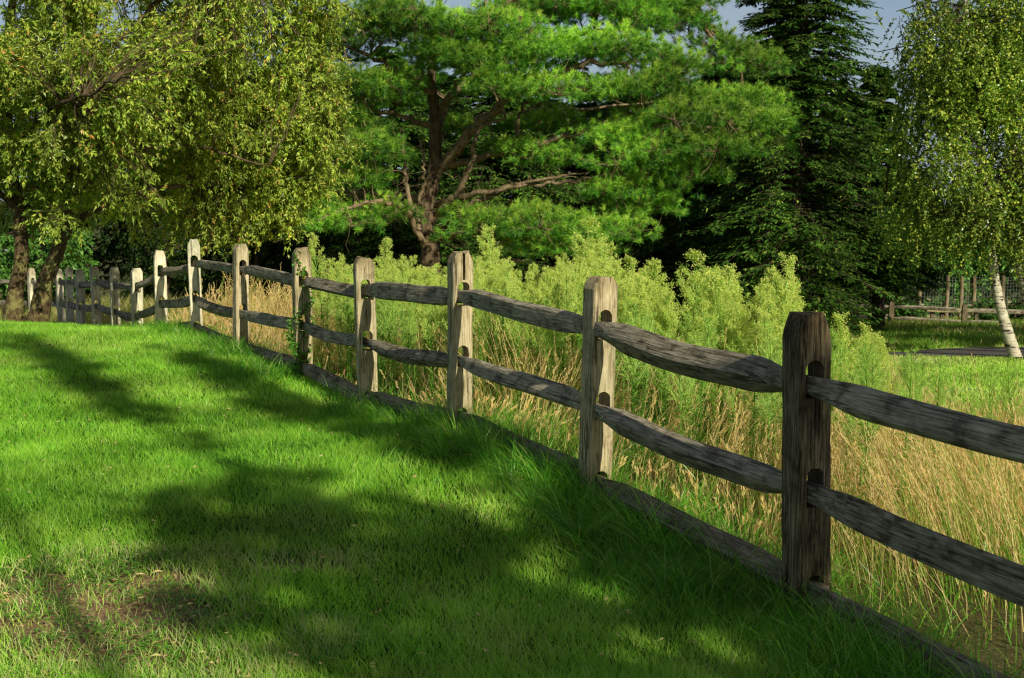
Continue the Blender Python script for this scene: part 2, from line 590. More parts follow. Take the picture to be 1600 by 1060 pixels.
def ground_mat():
    """one sheet: turf soil, meadow thatch, bare reddish earth; the zones come from a per vertex value"""
    m, nt = new_mat('ground_soil')
    L = nt.links.new
    a = N(nt, 'ShaderNodeAttribute', attribute_name='rnd')
    g = N(nt, 'ShaderNodeNewGeometry')
    n = N(nt, 'ShaderNodeTexNoise')
    n.inputs['Scale'].default_value = 45
    n.inputs['Detail'].default_value = 8
    n.inputs['Roughness'].default_value = .7
    L(g.outputs['Position'], n.inputs['Vector'])
    turf = ramp(nt, [(.3, (.012, .03, .004)), (.6, (.03, .085, .008)), (.8, (.07, .13, .02))], n.outputs['Fac'])
    that = ramp(nt, [(.3, (.05, .05, .015)), (.6, (.15, .12, .05)), (.8, (.26, .20, .09))], n.outputs['Fac'])
    soil = ramp(nt, [(.3, (.14, .08, .04)), (.5, (.36, .22, .12)), (.7, (.60, .42, .25))], n.outputs['Fac'])
    f1 = N(nt, 'ShaderNodeMapRange')
    f1.inputs['From Min'].default_value = 0
    f1.inputs['From Max'].default_value = .5
    L(a.outputs['Fac'], f1.inputs['Value'])
    f2 = N(nt, 'ShaderNodeMapRange')
    f2.inputs['From Min'].default_value = .5
    f2.inputs['From Max'].default_value = 1
    L(a.outputs['Fac'], f2.inputs['Value'])
    m1 = N(nt, 'ShaderNodeMix', data_type='RGBA')
    L(f1.outputs[0], m1.inputs['Factor'])
    L(turf.outputs[0], m1.inputs['A'])
    L(that.outputs[0], m1.inputs['B'])
    m2 = N(nt, 'ShaderNodeMix', data_type='RGBA')
    L(f2.outputs[0], m2.inputs['Factor'])
    L(m1.outputs['Result'], m2.inputs['A'])
    L(soil.outputs[0], m2.inputs['B'])
    b = N(nt, 'ShaderNodeBsdfPrincipled')
    b.inputs['Roughness'].default_value = .95
    b.inputs['Specular IOR Level'].default_value = .1
    L(m2.outputs['Result'], b.inputs['Base Color'])
    bp = N(nt, 'ShaderNodeBump')
    bp.inputs['Distance'].default_value = .02
    bp.inputs['Strength'].default_value = .9
    L(n.outputs['Fac'], bp.inputs['Height'])
    L(bp.outputs[0], b.inputs['Normal'])
    o = N(nt, 'ShaderNodeOutputMaterial')
    L(b.outputs[0], o.inputs[0])
    return m


# ------------------------------------------------------------------ ground sheet
def bare(x, y):
    """bare earth patch near the lower left of the lawn"""
    d = np.hypot((x + 1.85) / 1.1, (y - 5.3) / .85)
    d2 = np.hypot((x + 1.35) / .5, (y - 4.75) / .4)
    v = np.maximum(np.exp(-d ** 2 * 1.3), .8 * np.exp(-d2 ** 2))
    v2 = np.exp(-(((x + .98) / .22) ** 2 + ((y - 5.95) / .16) ** 2))
    return np.clip(np.maximum(v, v2) * (1.5 * fbm(x, y, .5, 31)) * 1.6 - .22, 0, 1)


s = np.linspace(-1, 1, 561)
xs = 26 * s * (.30 + .70 * np.abs(s) ** 2) * (1 + 18 * np.maximum(0, np.abs(s) - .94) / .06)
t = np.linspace(0, 1, 701)
ys = -8 + 68 * (.25 * t + .75 * t ** 1.9)
ys = np.concatenate([[-400, -150, -50, -20], ys, [64, 70, 80, 95, 120, 160, 240, 400, 700]])
XX, YY = np.meshgrid(xs, ys)
ZZ = G(XX.ravel(), YY.ravel()).reshape(XX.shape)
fd = fence_dist(XX.ravel(), YY.ravel()).reshape(XX.shape)


def meadow(x, y, fd):
    """1 in the unmown meadow behind the fence, 0 on mown lawn"""
    lim = 14.6 + .35 * np.maximum(0, 6 - x) + .8 * (vnoise(x, y, 2.0, 3) - .5)
    return ((fd > 0) & (y < np.where(x > 2.5, lim, 40))).astype(float)


zone = .5 * meadow(XX, YY, fd)
zone = np.where((YY > 27.5) & (fd > 0), .3, zone)
zone = np.maximum(zone, np.where(fd < 0, bare(XX, YY), 0) * 1.0)
ZZ = ZZ - .02 * np.where(fd < 0, bare(XX, YY), 0)
gg = Geo()
ny, nx = XX.shape
idx = np.arange(nx * ny).reshape(ny, nx)
gg.add(np.stack([XX, YY, ZZ], -1), np.stack([idx[:-1, :-1], idx[:-1, 1:], idx[1:, 1:], idx[1:, :-1]], -1).reshape(-1, 4), zone.ravel())
ground = gg.build('ground', ground_mat(), smooth=True)
tag(ground, 'grassy ground of lawn and meadow sloping away from the camera', 'ground', kind='structure')

# driveway
near_e = [(1340, 557), (1420, 557.5), (1480, 559), (1560, 560), (1640, 563), (1800, 566)]
far_e = [(1430, 551), (1455, 548), (1490, 546), (1540, 545), (1640, 545), (1800, 547)]
g = Geo()
A = smooth_path([hit(*p) for p in near_e], 30)
B = smooth_path([hit(*p) for p in far_e], 30)
rows = []
for k in range(9):
    R_ = A + (B - A) * k / 8
    R_[:, 2] = G(R_[:, 0], R_[:, 1]) + .03
    rows.append(R_)
Vd = np.array(rows)
idx = np.arange(9 * 30).reshape(9, 30)
g.add(Vd.reshape(-1, 3), np.stack([idx[:-1, :-1], idx[:-1, 1:], idx[1:, 1:], idx[1:, :-1]], -1).reshape(-1, 4))
tag(g.build('driveway', M['asphalt'], smooth=True), 'dark asphalt driveway crossing beyond the mown grass', 'driveway', kind='structure')


# ------------------------------------------------------------------ split rail fence
def make_post(width, depth, H, holes, mat, parent, loc, rz, seed, slot=None, lean=(0, 0), chamf=.1):
    r = np.random.default_rng(seed)
    zs = set(np.round(np.arange(-.12, H + .001, .03), 4))
    zs.add(H)
    for lo, hi, hw in holes:
        for q in (lo, hi, hi - .03, hi - .015, hi - .004):
            zs.add(round(q, 4))
    if slot:
        zs |= {round(slot[0], 4), round(slot[1], 4)}
    zs = np.array(sorted(z for z in zs if z <= H + 1e-6))
    if slot:
        zs = zs[zs <= H]
    rows_xy = []
    g = Geo()
    n = len(zs)
    ph = r.uniform(0, 6, 8)
    # 8 columns across the front: outer, bevel, hole left, hole right, bevel, outer, repeated front and back
    front = np.zeros((n, 4, 2))
    hole_at = []
    for i, z in enumerate(zs):
        cut = max(0, (z - (H - chamf)) / chamf)
        w1 = width / 2 * (1 - .42 * cut ** 1.3) + .0025 * math.sin(5 * z + ph[0]) + .0012 * math.sin(23 * z + ph[2]) + .0004 * r.normal()
        w2 = width / 2 * (1 - .36 * cut ** 1.2) + .0025 * math.sin(4 * z + ph[1]) + .0012 * math.sin(27 * z + ph[3]) + .0004 * r.normal()
        hl = hr = .041
        hh = None
        for k, (lo, hi, hw) in enumerate(holes):
            if lo - 1e-5 <= z <= hi + 1e-5:
                hh = k
                top = hi - z
                sc = math.sqrt(max(0.02, min(1, 1 - (1 - min(top, .04) / .04) ** 2)))
                hl = hr = hw * sc
        if slot and slot[0] <= z <= slot[1] and hh is None:
            hl, hr = .004 + .003 * r.random(), .010 + .004 * r.random()
            hh = -5
        front[i] = [(-w1, 0), (-hl, 0), (hr, 0), (w2, 0)]
        hole_at.append(hh)
    V = np.zeros((n, 10, 3))
    bev = .008
    for i, z in enumerate(zs):
        xl, hl, hr, xr = front[i, :, 0]
        cut = max(0, (z - (H - chamf * .4)) / (chamf * .4))
        dy = depth / 2 * (1 - .08 * cut) + .0012 * math.sin(9 * z + ph[4]) + .0003 * r.normal()
        dy2 = depth / 2 * (1 - .08 * cut) + .0012 * math.sin(8 * z + ph[5])
        f = [(xl, -dy + bev), (xl + bev, -dy), (hl, -dy), (hr, -dy), (xr - bev, -dy), (xr, -dy + bev), (xr, dy2), (hr, dy2), (hl, dy2), (xl, dy2)]
        for j, (a, b) in enumerate(f):
            V[i, j] = (a + lean[0] * z, b + lean[1] * z, z + (.006 * r.normal() if i == n - 1 else 0))
    idx = np.arange(n * 10).reshape(n, 10)
    F = []
    for i in range(n - 1):
        a, b = hole_at[i], hole_at[i + 1]
        inh = a is not None and b is not None and a == b
        for j in range(10):
            jn = (j + 1) % 10
            if inh and j in (2, 7):
                continue
            F.append((idx[i, j], idx[i, jn], idx[i + 1, jn], idx[i + 1, j]))
        if inh:
            F.append((idx[i, 2], idx[i + 1, 2], idx[i + 1, 8], idx[i, 8]))
            F.append((idx[i, 3], idx[i, 7], idx[i + 1, 7], idx[i + 1, 3]))
        pa = hole_at[i - 1] if i else None
        if a is not None and (pa != a):
            F.append((idx[i, 2], idx[i, 3], idx[i, 7], idx[i, 8]))
        if a is not None and b != a:
            F.append((idx[i, 2], idx[i, 8], idx[i, 7], idx[i, 3]))
    F = np.array(F)
    g.add(V.reshape(-1, 3), F)
    # cap
    top = idx[n - 1]
    c = V[n - 1].mean(0) + np.array([0, 0, .006])
    Vc = np.vstack([V[n - 1], c])
    g.add(Vc, np.array([(j, (j + 1) % 10, 10) for j in range(10)]))
    o = g.build('post', mat, parent)
    o.location = [float(v) for v in loc]
    o.rotation_euler = (0, 0, rz)
    return o


def make_rail(p0, p1, h, th, mat, parent, seed, sag=.02, end_h=.62, end_t=.42, roll=0, name='rail', bow=0.0):
    r = np.random.default_rng(seed)
    p0, p1 = np.array(p0, float), np.array(p1, float)
    L = np.linalg.norm(p1 - p0)
    n = max(14, int(L / .07))
    nsub = 4
    base = np.array([(-.46, -.45), (.5, -.36), (.34, .5), (-.42, .42)])
    base = base * r.uniform(.9, 1.08, (4, 1)) + r.normal(0, .05, (4, 2))
    prof = []
    for k in range(4):
        a, b = base[k], base[(k + 1) % 4]
        for q in range(nsub):
            tt = q / nsub
            pnt = a + (b - a) * tt
            if q:
                pnt = pnt * (1.0 + .07 * math.sin(PI * tt))
            else:
                pnt = pnt * .93
            prof.append(pnt)
    prof = np.array(prof)
    m = len(prof)
    V = np.zeros((n + 1, m, 3))
    ph = r.uniform(0, 6.28, 10)
    for i in range(n + 1):
        sx = i / n
        e = min(sx, 1 - sx) * L
        k = min(1, max(0, (e - .10) / .38))
        k = k * k * (3 - 2 * k)
        hh = h * (end_h + (1 - end_h) * k) * (1 + .05 * math.sin(4.1 * sx + ph[0]) + .015 * math.sin(11 * sx + ph[1]))
        tt = th * (end_t + (1 - end_t) * k) * (1 + .08 * math.sin(5 * sx + ph[2]))
        an = roll * k + .16 * math.sin(2.5 * sx + ph[3]) * k
        cz = -sag * math.sin(PI * sx) + .009 * math.sin(4.5 * sx + ph[4]) * k + .0015 * math.sin(17 * sx + ph[8])
        cy = bow * math.sin(PI * sx) + .012 * math.sin(5 * sx + ph[5]) * k
        nz = 1 + .02 * np.sin(np.arange(m) * 2.1 + 6 * sx + ph[6]) + .006 * r.normal(size=m)
        y = prof[:, 0] * tt * nz
        z = prof[:, 1] * hh * nz
        V[i, :, 0] = sx * L
        V[i, :, 1] = cy + y * math.cos(an) - z * math.sin(an)
        V[i, :, 2] = cz + y * math.sin(an) + z * math.cos(an)
    idx = np.arange((n + 1) * m).reshape(n + 1, m)
    j = np.arange(m)
    jn = (j + 1) % m
    F = np.concatenate([np.stack([idx[i, j], idx[i, jn], idx[i + 1, jn], idx[i + 1, j]], -1) for i in range(n)])
    g = Geo()
    g.add(V.reshape(-1, 3), F)
    for e, flip in ((0, 1), (n, 0)):
        Vc = np.vstack([V[e], V[e].mean(0)])
        f = [(m, jn_, j_) if flip else (m, j_, jn_) for j_, jn_ in zip(j, jn)]
        g.add(Vc, np.array(f))
    o = g.build(name, mat, parent)
    d = (p1 - p0) / L
    o.location = [float(v) for v in p0]
    o.rotation_euler = (0, -math.asin(d[2]), math.atan2(d[1], d[0]))
    return o


base0 = PW[0]
fence = empty('split_rail_fence', (0, 0, 0), 'weathered split rail fence of mortised posts winding from the near right to the far left', 'fence')
# world junctions of rails at each post
J = []
for p in POSTS:
    J.append([at(p[0], p[k], p[3]) for k in (4, 5, 6)])
near = NEAR
JN = [np.array([near[0], near[1], z]) for z in (.93, .505, .03)]
allp = [near] + PW
allj = [JN] + J
rot_tweak = {1: -.05, 2: .06, 3: -.05, 4: -.12, 5: -.10, 6: .10, 7: -.22, 8: -.05}
for i, c in enumerate(allp):
    a = allp[max(0, i - 1)]
    b = allp[min(len(allp) - 1, i + 1)]
    d = b - a
    rz = math.atan2(d[1], d[0]) - PI / 2 + rot_tweak.get(i, .05 * math.sin(i * 2.3))
    if i == 0:
        H, base = 1.2, near
    else:
        H = at(POSTS[i - 1][0], POSTS[i - 1][1], POSTS[i - 1][3])[2] - c[2]
    holes = []
    for k in range(3):
        zc = allj[i][k][2] - c[2]
        lo, hi = zc - .062, zc + (.10 if k < 2 else .10)
        if hi > H - .05:
            hi = H - .05
        holes.append((max(lo, -.11), hi, .041 + .003 * math.sin(i * 3 + k)))
    o = make_post(.148 + .008 * math.sin(i * 1.7), .12 + .008 * math.sin(i * 2.9), H, holes, M['post_dark'] if i in (0, 1) else (M['post_sunlit'] if i >= 7 else M['post']), fence, c, rz, 100 + i,
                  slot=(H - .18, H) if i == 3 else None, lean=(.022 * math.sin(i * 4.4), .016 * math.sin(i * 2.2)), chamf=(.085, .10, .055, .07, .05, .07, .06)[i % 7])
    if i == 1:
        o['label'] = 'darkest and nearest post, chipped dark brown top'
    if i == 3:
        o['label'] = 'post split down the middle at its top'
for i in range(len(allp) - 1):
    d = allp[i + 1] - allp[i]
    dn = np.array([d[0], d[1], 0]) / np.hypot(d[0], d[1])
    lat = np.array([dn[1], -dn[0], 0])
    for k in range(3):
        a, b = allj[i][k].copy(), allj[i + 1][k].copy()
        far = i > 8
        h = (.120, .122, .12)[k] * (.92 + .14 * abs(math.sin(i * 2.7 + k)))
        th = (.075, .08, .10)[k]
        if k == 2:
            h *= 1.15
            a[2] += .03
            b[2] += .03
        roll = .25 + .45 * math.sin(i * 1.9 + k * 2.4)
        if i == 0:
            roll = .06
            h = .124 if k == 0 else .142
        if i == 1:
            roll = .92 if k == 0 else .82
            th = .125
        if i == 2:
            roll = .05 if k == 0 else .55
        a = a + lat * .017 - dn * .085 + np.array([0, 0, -.008])
        b = b - lat * .017 + dn * .085 + np.array([0, 0, .004])
        mat = M['log'] if k == 2 else (M['rail_dark'] if (i + k) % 3 == 1 else M['rail'])
        make_rail(a, b, h, th, mat, fence, 500 + i * 3 + k, sag=(.012, .03, .01)[k] + .014 * math.sin(i * 2 + k), roll=roll, bow=.015 * math.sin(i + k * 2))


# ------------------------------------------------------------------ distant fences, stakes, bench, pipe rail
def simple_post(w, H, mat, parent, loc, rz=0, round_=False, name='post', dog=True):
    g = Geo()
    if round_:
        zz = np.linspace(-.1, H, 9)
        P = np.stack([.01 * np.sin(zz * 3 + loc[0]), .01 * np.cos(zz * 4 + loc[0]), zz], -1)
        tubes(g, P, w / 2 * (1.05 - .12 * (zz / H)), 9, wob=.03)
        top = P[-1]
        an = np.arange(9) * 2 * PI / 9
        ring = np.stack([top[0] + .46 * w * np.cos(an), top[1] + .46 * w * np.sin(an), np.full(9, H)], -1)
        g.add(np.vstack([ring, top + [0, 0, .01]]), np.array([(q, (q + 1) % 9, 9) for q in range(9)]))
    else:
        prof = [(-.1, 1), (0, 1.02), (H * .5, .98), (H - .09, 1), (H - .03, .8), (H, .55)]
        V = []
        for z, kx in prof:
            x = w / 2 * (kx if dog else min(1, kx + .2))
            y = w * .42
            V += [(-x, -y, z), (x, -y, z), (x, y, z), (-x, y, z)]
        V = np.array(V)
        F = [(i * 4 + j, i * 4 + (j + 1) % 4, i * 4 + 4 + (j + 1) % 4, i * 4 + 4 + j) for i in range(len(prof) - 1) for j in range(4)]
        F.append((20, 21, 22, 23))
        g.add(V, np.array(F))
    o = g.build(name, mat, parent)
    o.location = [float(v) for v in loc]
    o.rotation_euler = (0, 0, rz)
    return o


f2 = empty('rail_fence', (0, 0, 0), 'low dark two rail fence in tree shade beyond the driveway', 'fence')
px2 = [(1150, 474), (1275, 477), (1393, 479), (1507, 484), (1625, 489), (1760, 495)]
pts_top = [at(x, y, 44) for x, y in px2]
pts_low = [at(x, y + 17 + (x - 1275) * .006, 44) for x, y in px2]
for a_ in pts_top:
    gz = G(a_[0], a_[1])[0]
    simple_post(.16, a_[2] + .16 - gz, M['post_dark'], f2, (a_[0], a_[1], gz))
for k in range(len(pts_top) - 1):
    make_rail(pts_top[k], pts_top[k + 1], .13, .10, M['rail_dark'], f2, 900 + k, sag=.01, roll=.5)
    make_rail(pts_low[k], pts_low[k + 1], .12, .09, M['rail_dark'], f2, 920 + k, sag=.01, roll=.4)
f3 = empty('rail_fence', (0, 0, 0), 'farthest pale rail fence with short posts showing between the tall stakes', 'fence')
px3 = [(1330, 464), (1411, 466), (1450, 467), (1492, 468), (1533, 469), (1577, 470), (1640, 472)]
p3 = []
for x, y in px3:
    t_ = at(x, y, 58)
    gz = G(t_[0], t_[1])[0]
    simple_post(.2, t_[2] - gz, M['post'], f3, (t_[0], t_[1], gz))
    p3.append(t_)
for k in range(len(p3) - 1):
    for dz in (.25, .75):
        make_rail(p3[k] - [0, 0, dz], p3[k + 1] - [0, 0, dz], .12, .09, M['rail'], f3, 940 + k, sag=.01)
f4 = empty('garden_fence', (0, 0, 0), 'tall garden fence of round wooden stakes strung with wire mesh', 'fence')
px4 = [(1395, 448), (1438, 431), (1481, 430), (1503, 432), (1523, 431), (1568, 431), (1612, 430)]
tops = []
for x, y in px4:
    t_ = at(x, y, 52)
    gz = G(t_[0], t_[1])[0]
    simple_post(.14, t_[2] - gz, M['stake'], f4, (t_[0], t_[1], gz), round_=True, name='stake')
    tops.append((t_, gz))
g = Geo()
for (a_, ga), (b_, gb) in zip(tops[:-1], tops[1:]):
    W_ = b_[0] - a_[0]
    for q in np.arange(0, W_, .11):
        x = a_[0] + q
        zt = a_[2] + (b_[2] - a_[2]) * q / W_ - .06
        tubes(g, np.array([[x, 52.08, ga], [x, 52.08, zt]]), np.array([.004, .004]), 3)
    for q in np.linspace(.1, .96, 13):
        tubes(g, np.array([[a_[0], 52.08, ga + (a_[2] - ga) * q], [b_[0], 52.08, gb + (b_[2] - gb) * q]]), np.array([.004, .004]), 3)
g.build('wire_mesh', M['wire'], f4)

bench_top = at(1490, 485, 47)
bg = G(bench_top[0], 47)[0]
bench = empty('garden_bench', (bench_top[0], 47, bg), 'low plank bench on two post legs behind the dark rail fence', 'bench')
make_rail((-.98, 0, bench_top[2] - bg), (1.0, 0, bench_top[2] - bg - .02), .10, .4, M['post'], bench, 77, sag=0, end_h=1, end_t=1, name='seat')
for x in (-.75, .2 - .75 + .15, .8):
    simple_post(.12, bench_top[2] - bg - .06, M['post_dark'], bench, (x, 0, 0), name='leg', dog=False)

pr = empty('pipe_rail', (0, 0, 0), 'grey metal pipe barrier crossing behind the two leaning trunks', 'barrier')
g = Geo()
a_, b_ = at(-60, 391, 34), at(78, 394, 34)
xs_ = np.linspace(0, 1, 10)[:, None]
tubes(g, a_ + (b_ - a_) * xs_, np.full(10, .045), 8)
g.build('pipe', M['pipe'], pr, smooth=True)
for x in (-40, 74):
    q = at(x, 392, 34)
    g = Geo()
    tubes(g, np.array([[q[0], q[1] + .001, G(q[0], q[1])[0] - .1], [q[0], q[1] + .001, q[2] + .04]]), np.array([.05, .05]), 8)
    g.build('post', M['pipe'], pr, smooth=True)


# ------------------------------------------------------------------ trees
def nearest_nodes(nodes, pts, nbias=None):
    out = np.zeros(len(pts), int)
    for k in range(0, len(pts), 2000):
        d = ((pts[k:k + 2000, None, :] - nodes[None]) ** 2)
        d = d[..., 0] + d[..., 1] + d[..., 2] * .8
        if nbias is not None:
            d = d * nbias[None]
        out[k:k + 2000] = d.argmin(1)
    return out


def twig_curves(a, b, n=7, droop=.1, jit=.06):
    """curved twigs from a to b"""
    N_ = len(a)
    t = np.linspace(0, 1, n)
    L = np.linalg.norm(b - a, axis=1)
    mid = (a + b) / 2 + rand_unit(N_) * (L * .16)[:, None] + np.array([0, 0, 1.0]) * (L * droop)[:, None]
    P = ((1 - t) ** 2)[None, :, None] * a[:, None] + (2 * t * (1 - t))[None, :, None] * mid[:, None] + (t ** 2)[None, :, None] * b[:, None]
    P[:, 1:-1] += rng.normal(size=(N_, n - 2, 3)) * jit * L[:, None, None] * .25
    return P


def broadleaf(name, label, cat, base, trunks, limbs, centers, spread, nl, leafL, leafW, lmat, bmat, group=None, limbmat=None, twig_r=.009, rnd_bias=0, droopy=.3, sub=5):
    """trunks: list of (points, r0, r1); limbs the same; centers: ends of twigs, each carrying leafy sprigs"""
    root = empty(name, base, label, cat, group)
    nodes = []
    for pts, r0, r1 in trunks:
        P = smooth_path(pts, 40)
        g = Geo()
        rr = np.linspace(0, 1, 40)
        R = r0 + (r1 - r0) * rr ** .8
        R *= 1 + .38 * np.exp(-rr * 14)
        tubes(g, P, R, 14, wob=.05)
        g.build('trunk', bmat, root, smooth=True)
        nodes.append(P[12:])
    g = Geo()
    for pts, r0, r1 in limbs:
        P = smooth_path(pts, 22)
        P[1:-1] += rng.normal(size=(20, 3)) * .02
        tubes(g, P, np.linspace(r0, r1, 22), 7, wob=.04)
        nodes.append(P)
        nodes.append(P[5:])
    nodes = np.concatenate(nodes)
    c = np.asarray(centers)
    k = nearest_nodes(nodes, c)
    P = twig_curves(nodes[k], c, 7)
    L = np.linalg.norm(c - nodes[k], axis=1)
    R = twig_r * np.clip(L[:, None], .4, 2.5) * np.linspace(1, .3, 7)[None]
    R = np.minimum(R, .008)
    tubes(g, P, R, 3, .5)
    # sprigs leaving each twig
    M_ = len(c) * sub
    src = np.repeat(np.arange(len(c)), sub)
    tt = rng.uniform(.3, 1.0, M_) * 6
    i0 = np.minimum(tt.astype(int), 5)
    fr = (tt - i0)[:, None]
    s0 = P[src, i0] * (1 - fr) + P[src, i0 + 1] * fr
    dirv = norm(rand_unit(M_) + .6 * norm(P[src, 6] - P[src, 4]) + np.array([0, 0, -droopy]))
    sl = rng.uniform(.5, 1.2, M_)[:, None] * spread
    s1 = s0 + dirv * sl
    S = twig_curves(s0, s1, 5, droop=.08)
    tubes(g, S, np.broadcast_to(np.linspace(.0035, .0015, 5), (M_, 5)), 3, .5)
    g.build('branch', limbmat or bmat, root, smooth=True)
    per = max(1, int(nl / M_))
    src2 = np.repeat(np.arange(M_), per)
    n2 = len(src2)
    tt = rng.uniform(.1, 1, n2) * 4
    i0 = np.minimum(tt.astype(int), 3)
    fr = (tt - i0)[:, None]
    p = S[src2, i0] * (1 - fr) + S[src2, i0 + 1] * fr
    d = norm(.7 * dirv[src2] + rand_unit(n2) * .8 + np.array([0, 0, -droopy]))
    up = norm(rand_unit(n2) * .8 + np.array([.45, -.5, .6]))
    gl = Geo()
    br = np.repeat(rng.normal(0, .12, M_), per)
    rv = np.clip(rng.beta(1.6, 1.9, n2) + br + rnd_bias, 0, 1)
    sz = rng.uniform(.65, 1.15, n2)
    leaves(gl, p, d, up, leafL * sz, leafW * sz, rv)
    gl.build('crown', lmat, root)
    put(root, base)
    return root


def blob_points(n, blobs):
    """points in a set of ellipsoids (cx,cy,cz,rx,ry,rz), denser near their skins"""
    out = []
    vol = np.array([b[3] * b[4] * b[5] for b in blobs]) ** .8
    cnt = (n * vol / vol.sum()).astype(int) + 1
    for b, c in zip(blobs, cnt):
        u = rand_unit(c)
        r = rng.uniform(.25, 1, c) ** .6
        out.append(np.array(b[:3]) + u * r[:, None] * np.array(b[3:]))
    return np.concatenate(out)


def pblob(x, y, Y, rx, ry, rd):
    """ellipsoid from photo pixels at distance Y"""
    p = at(x, y, Y)
    k = Y / F_PX
    return (p[0], p[1], p[2], rx * k, rd, ry * k)


# --- spreading tree on the left, two leaning trunks
YT = 18.5
tb = at(48, 508, YT)
tr = [([at(22, 512, YT), at(24, 460, YT), at(34, 400, YT), at(28, 330, YT + .2), at(15, 240, YT + .4), at(8, 120, YT + .6), at(20, 0, YT + .5), at(40, -160, YT)], .128, .045),
      ([at(58, 512, YT), at(70, 445, YT), at(92, 385, YT - .1), at(104, 310, YT - .3), at(128, 215, YT - .5), at(136, 100, YT - .5), at(152, -20, YT - .6), at(175, -180, YT - .6)], .125, .045)]
T2 = tr[1][0]
T1 = tr[0][0]
lim = [([T2[6], at(60, -60, 18), at(0, -120, 17.6)], .03, .01), ([T2[5], at(110, 40, 17.6), at(60, -30, 17.2)], .03, .008), ([T2[5], at(90, 90, 17.6), at(20, 60, 17.3)], .03, .008), ([T2[6], at(230, -60, 18), at(320, -100, 17.6)], .035, .01), ([T2[3], at(190, 250, 18.7), at(300, 180, 19.7), at(400, 155, 20.7), at(500, 160, 21.4)], .06, .012),
       ([T2[4], at(200, 160, 18.6), at(300, 90, 19.4), at(420, 40, 20.2), at(520, 10, 20.7)], .06, .012),
       ([T2[3], at(160, 270, 18.4), at(240, 230, 18.7), at(330, 235, 19.1), at(420, 260, 19.3)], .05, .01),
       ([T2[2], at(150, 330, 18), at(230, 300, 19.3), at(330, 290, 20.8), at(440, 300, 22)], .05, .01),
       ([T2[5], at(200, 50, 18), at(280, -20, 18.5), at(400, -80, 19)], .05, .012),
       ([T2[4], at(60, 150, 18), at(-20, 110, 17), at(-120, 80, 17)], .05, .012),
       ([T1[3], at(-40, 260, 18.3), at(-130, 200, 18), at(-230, 180, 18)], .05, .012),
       ([T1[4], at(60, 190, 17.5), at(130, 150, 16), at(200, 120, 15)], .045, .01),
       ([T1[3], at(50, 300, 20), at(120, 250, 21.5), at(200, 230, 22.5)], .045, .01),
       ([T1[5], at(-30, 40, 19), at(-80, -60, 20)], .05, .012),
       ([T2[4], at(180, 200, 20), at(260, 170, 21.5), at(360, 160, 22)], .045, .01)]
bl = [pblob(225, 160, 16.4, 75, 110, .55), pblob(235, 290, 16.9, 75, 55, .5), pblob(270, 60, 16.6, 90, 80, .6), pblob(150, 255, 16.8, 85, 75, .6), pblob(110, 335, 17.0, 70, 35, .4), pblob(235, 270, 23, 120, 70, .8), pblob(210, 350, 23.3, 110, 34, .7), pblob(300, 385, 21.4, 110, 20, .7), pblob(150, 385, 20.6, 70, 18, .5), pblob(430, 365, 22.4, 60, 24, .7), pblob(500, 20, 20, 60, 50, .7), pblob(240, 372, 21.5, 90, 26, .6), pblob(120, 40, 16.9, 170, 110, .8), pblob(90, 250, 17.6, 90, 50, .5), pblob(330, 230, 21.0, 150, 60, .6), pblob(330, 165, 20.3, 150, 75, .9), pblob(110, 150, 17.4, 130, 70, .9), pblob(455, 170, 21.3, 90, 70, .8), pblob(60, 60, 17.2, 130, 90, .9), pblob(300, 40, 17.0, 170, 80, 1.0), pblob(90, 110, 18.6, 190, 130, 2.4), pblob(250, 80, 18.5, 170, 120, 2.4), pblob(400, 90, 20.4, 130, 110, 2.0), pblob(330, 210, 21.6, 170, 90, 1.8), pblob(440, 230, 22.0, 110, 90, 1.5),
      pblob(180, 250, 19.4, 150, 85, 1.7), pblob(60, 260, 18.8, 110, 75, 1.6), pblob(250, 315, 21.5, 150, 50, 1.2), pblob(140, 330, 19.8, 80, 45, .9), pblob(420, 315, 22.2, 90, 45, 1.1),
      pblob(490, 130, 21, 60, 90, 1.2), pblob(-120, 140, 18.5, 140, 160, 2.4), pblob(150, -110, 18.5, 260, 110, 3), pblob(400, -60, 18.8, 150, 70, 2.2), pblob(10, 345, 19.6, 60, 45, .8), pblob(340, 362, 22, 70, 24, .7),
      pblob(525, 250, 21.8, 40, 60, .8), pblob(200, 370, 21.0, 80, 20, .6)]
cent = blob_points(4700, bl)
keep = vnoise(cent[:, 0] * 1.0 + cent[:, 1] * .7, cent[:, 2], .8, 9) > .2
cent = cent[keep]
qf = .88 * cent[:, 0] + .47 * cent[:, 1]
cent = cent[~((qf > 4.2) & (qf < 5.1) & (cent[:, 2] < 2.3) & (cent[:, 1] < 25))]
broadleaf('leafy_tree', 'spreading tree with two rough trunks and olive green leaves turning yellow', 'tree', tb, tr, lim, cent, .36, 300000, .072, .026, M['willow'], M['bark'], limbmat=M['limb'])

# --- birch on the right
YB = 25.0
bb = at(1588, 560, YB)
tr = [([at(1588, 562, YB), at(1570, 505, YB), at(1556, 445, YB), at(1547, 370, YB), at(1535, 260, YB + .1), at(1520, 120, YB), at(1508, 0, YB), at(1498, -150, YB)], .118, .04),
      ([at(1640, 560, YB + .8), at(1606, 470, YB + .8), at(1592, 400, YB + .7), at(1588, 320, YB + .6), at(1582, 200, YB + .6), at(1566, 60, YB + .6), at(1560, -120, YB + .6)], .12, .04)]
lim = []
for k in range(20):
    T_ = smooth_path(tr[k % 2][0], 20)
    p = T_[rng.integers(7, 18)]
    an = rng.uniform(0, 2 * PI)
    ln = rng.uniform(1.2, 2.2)
    q = p + np.array([math.cos(an) * ln, math.sin(an) * ln, rng.uniform(.4, 1.1)])
    e = q + np.array([math.cos(an) * .8, math.sin(an) * .8, -.1])
    lim.append(([p, (p + q) / 2 + [0, 0, .15], q, e], .035, .008))
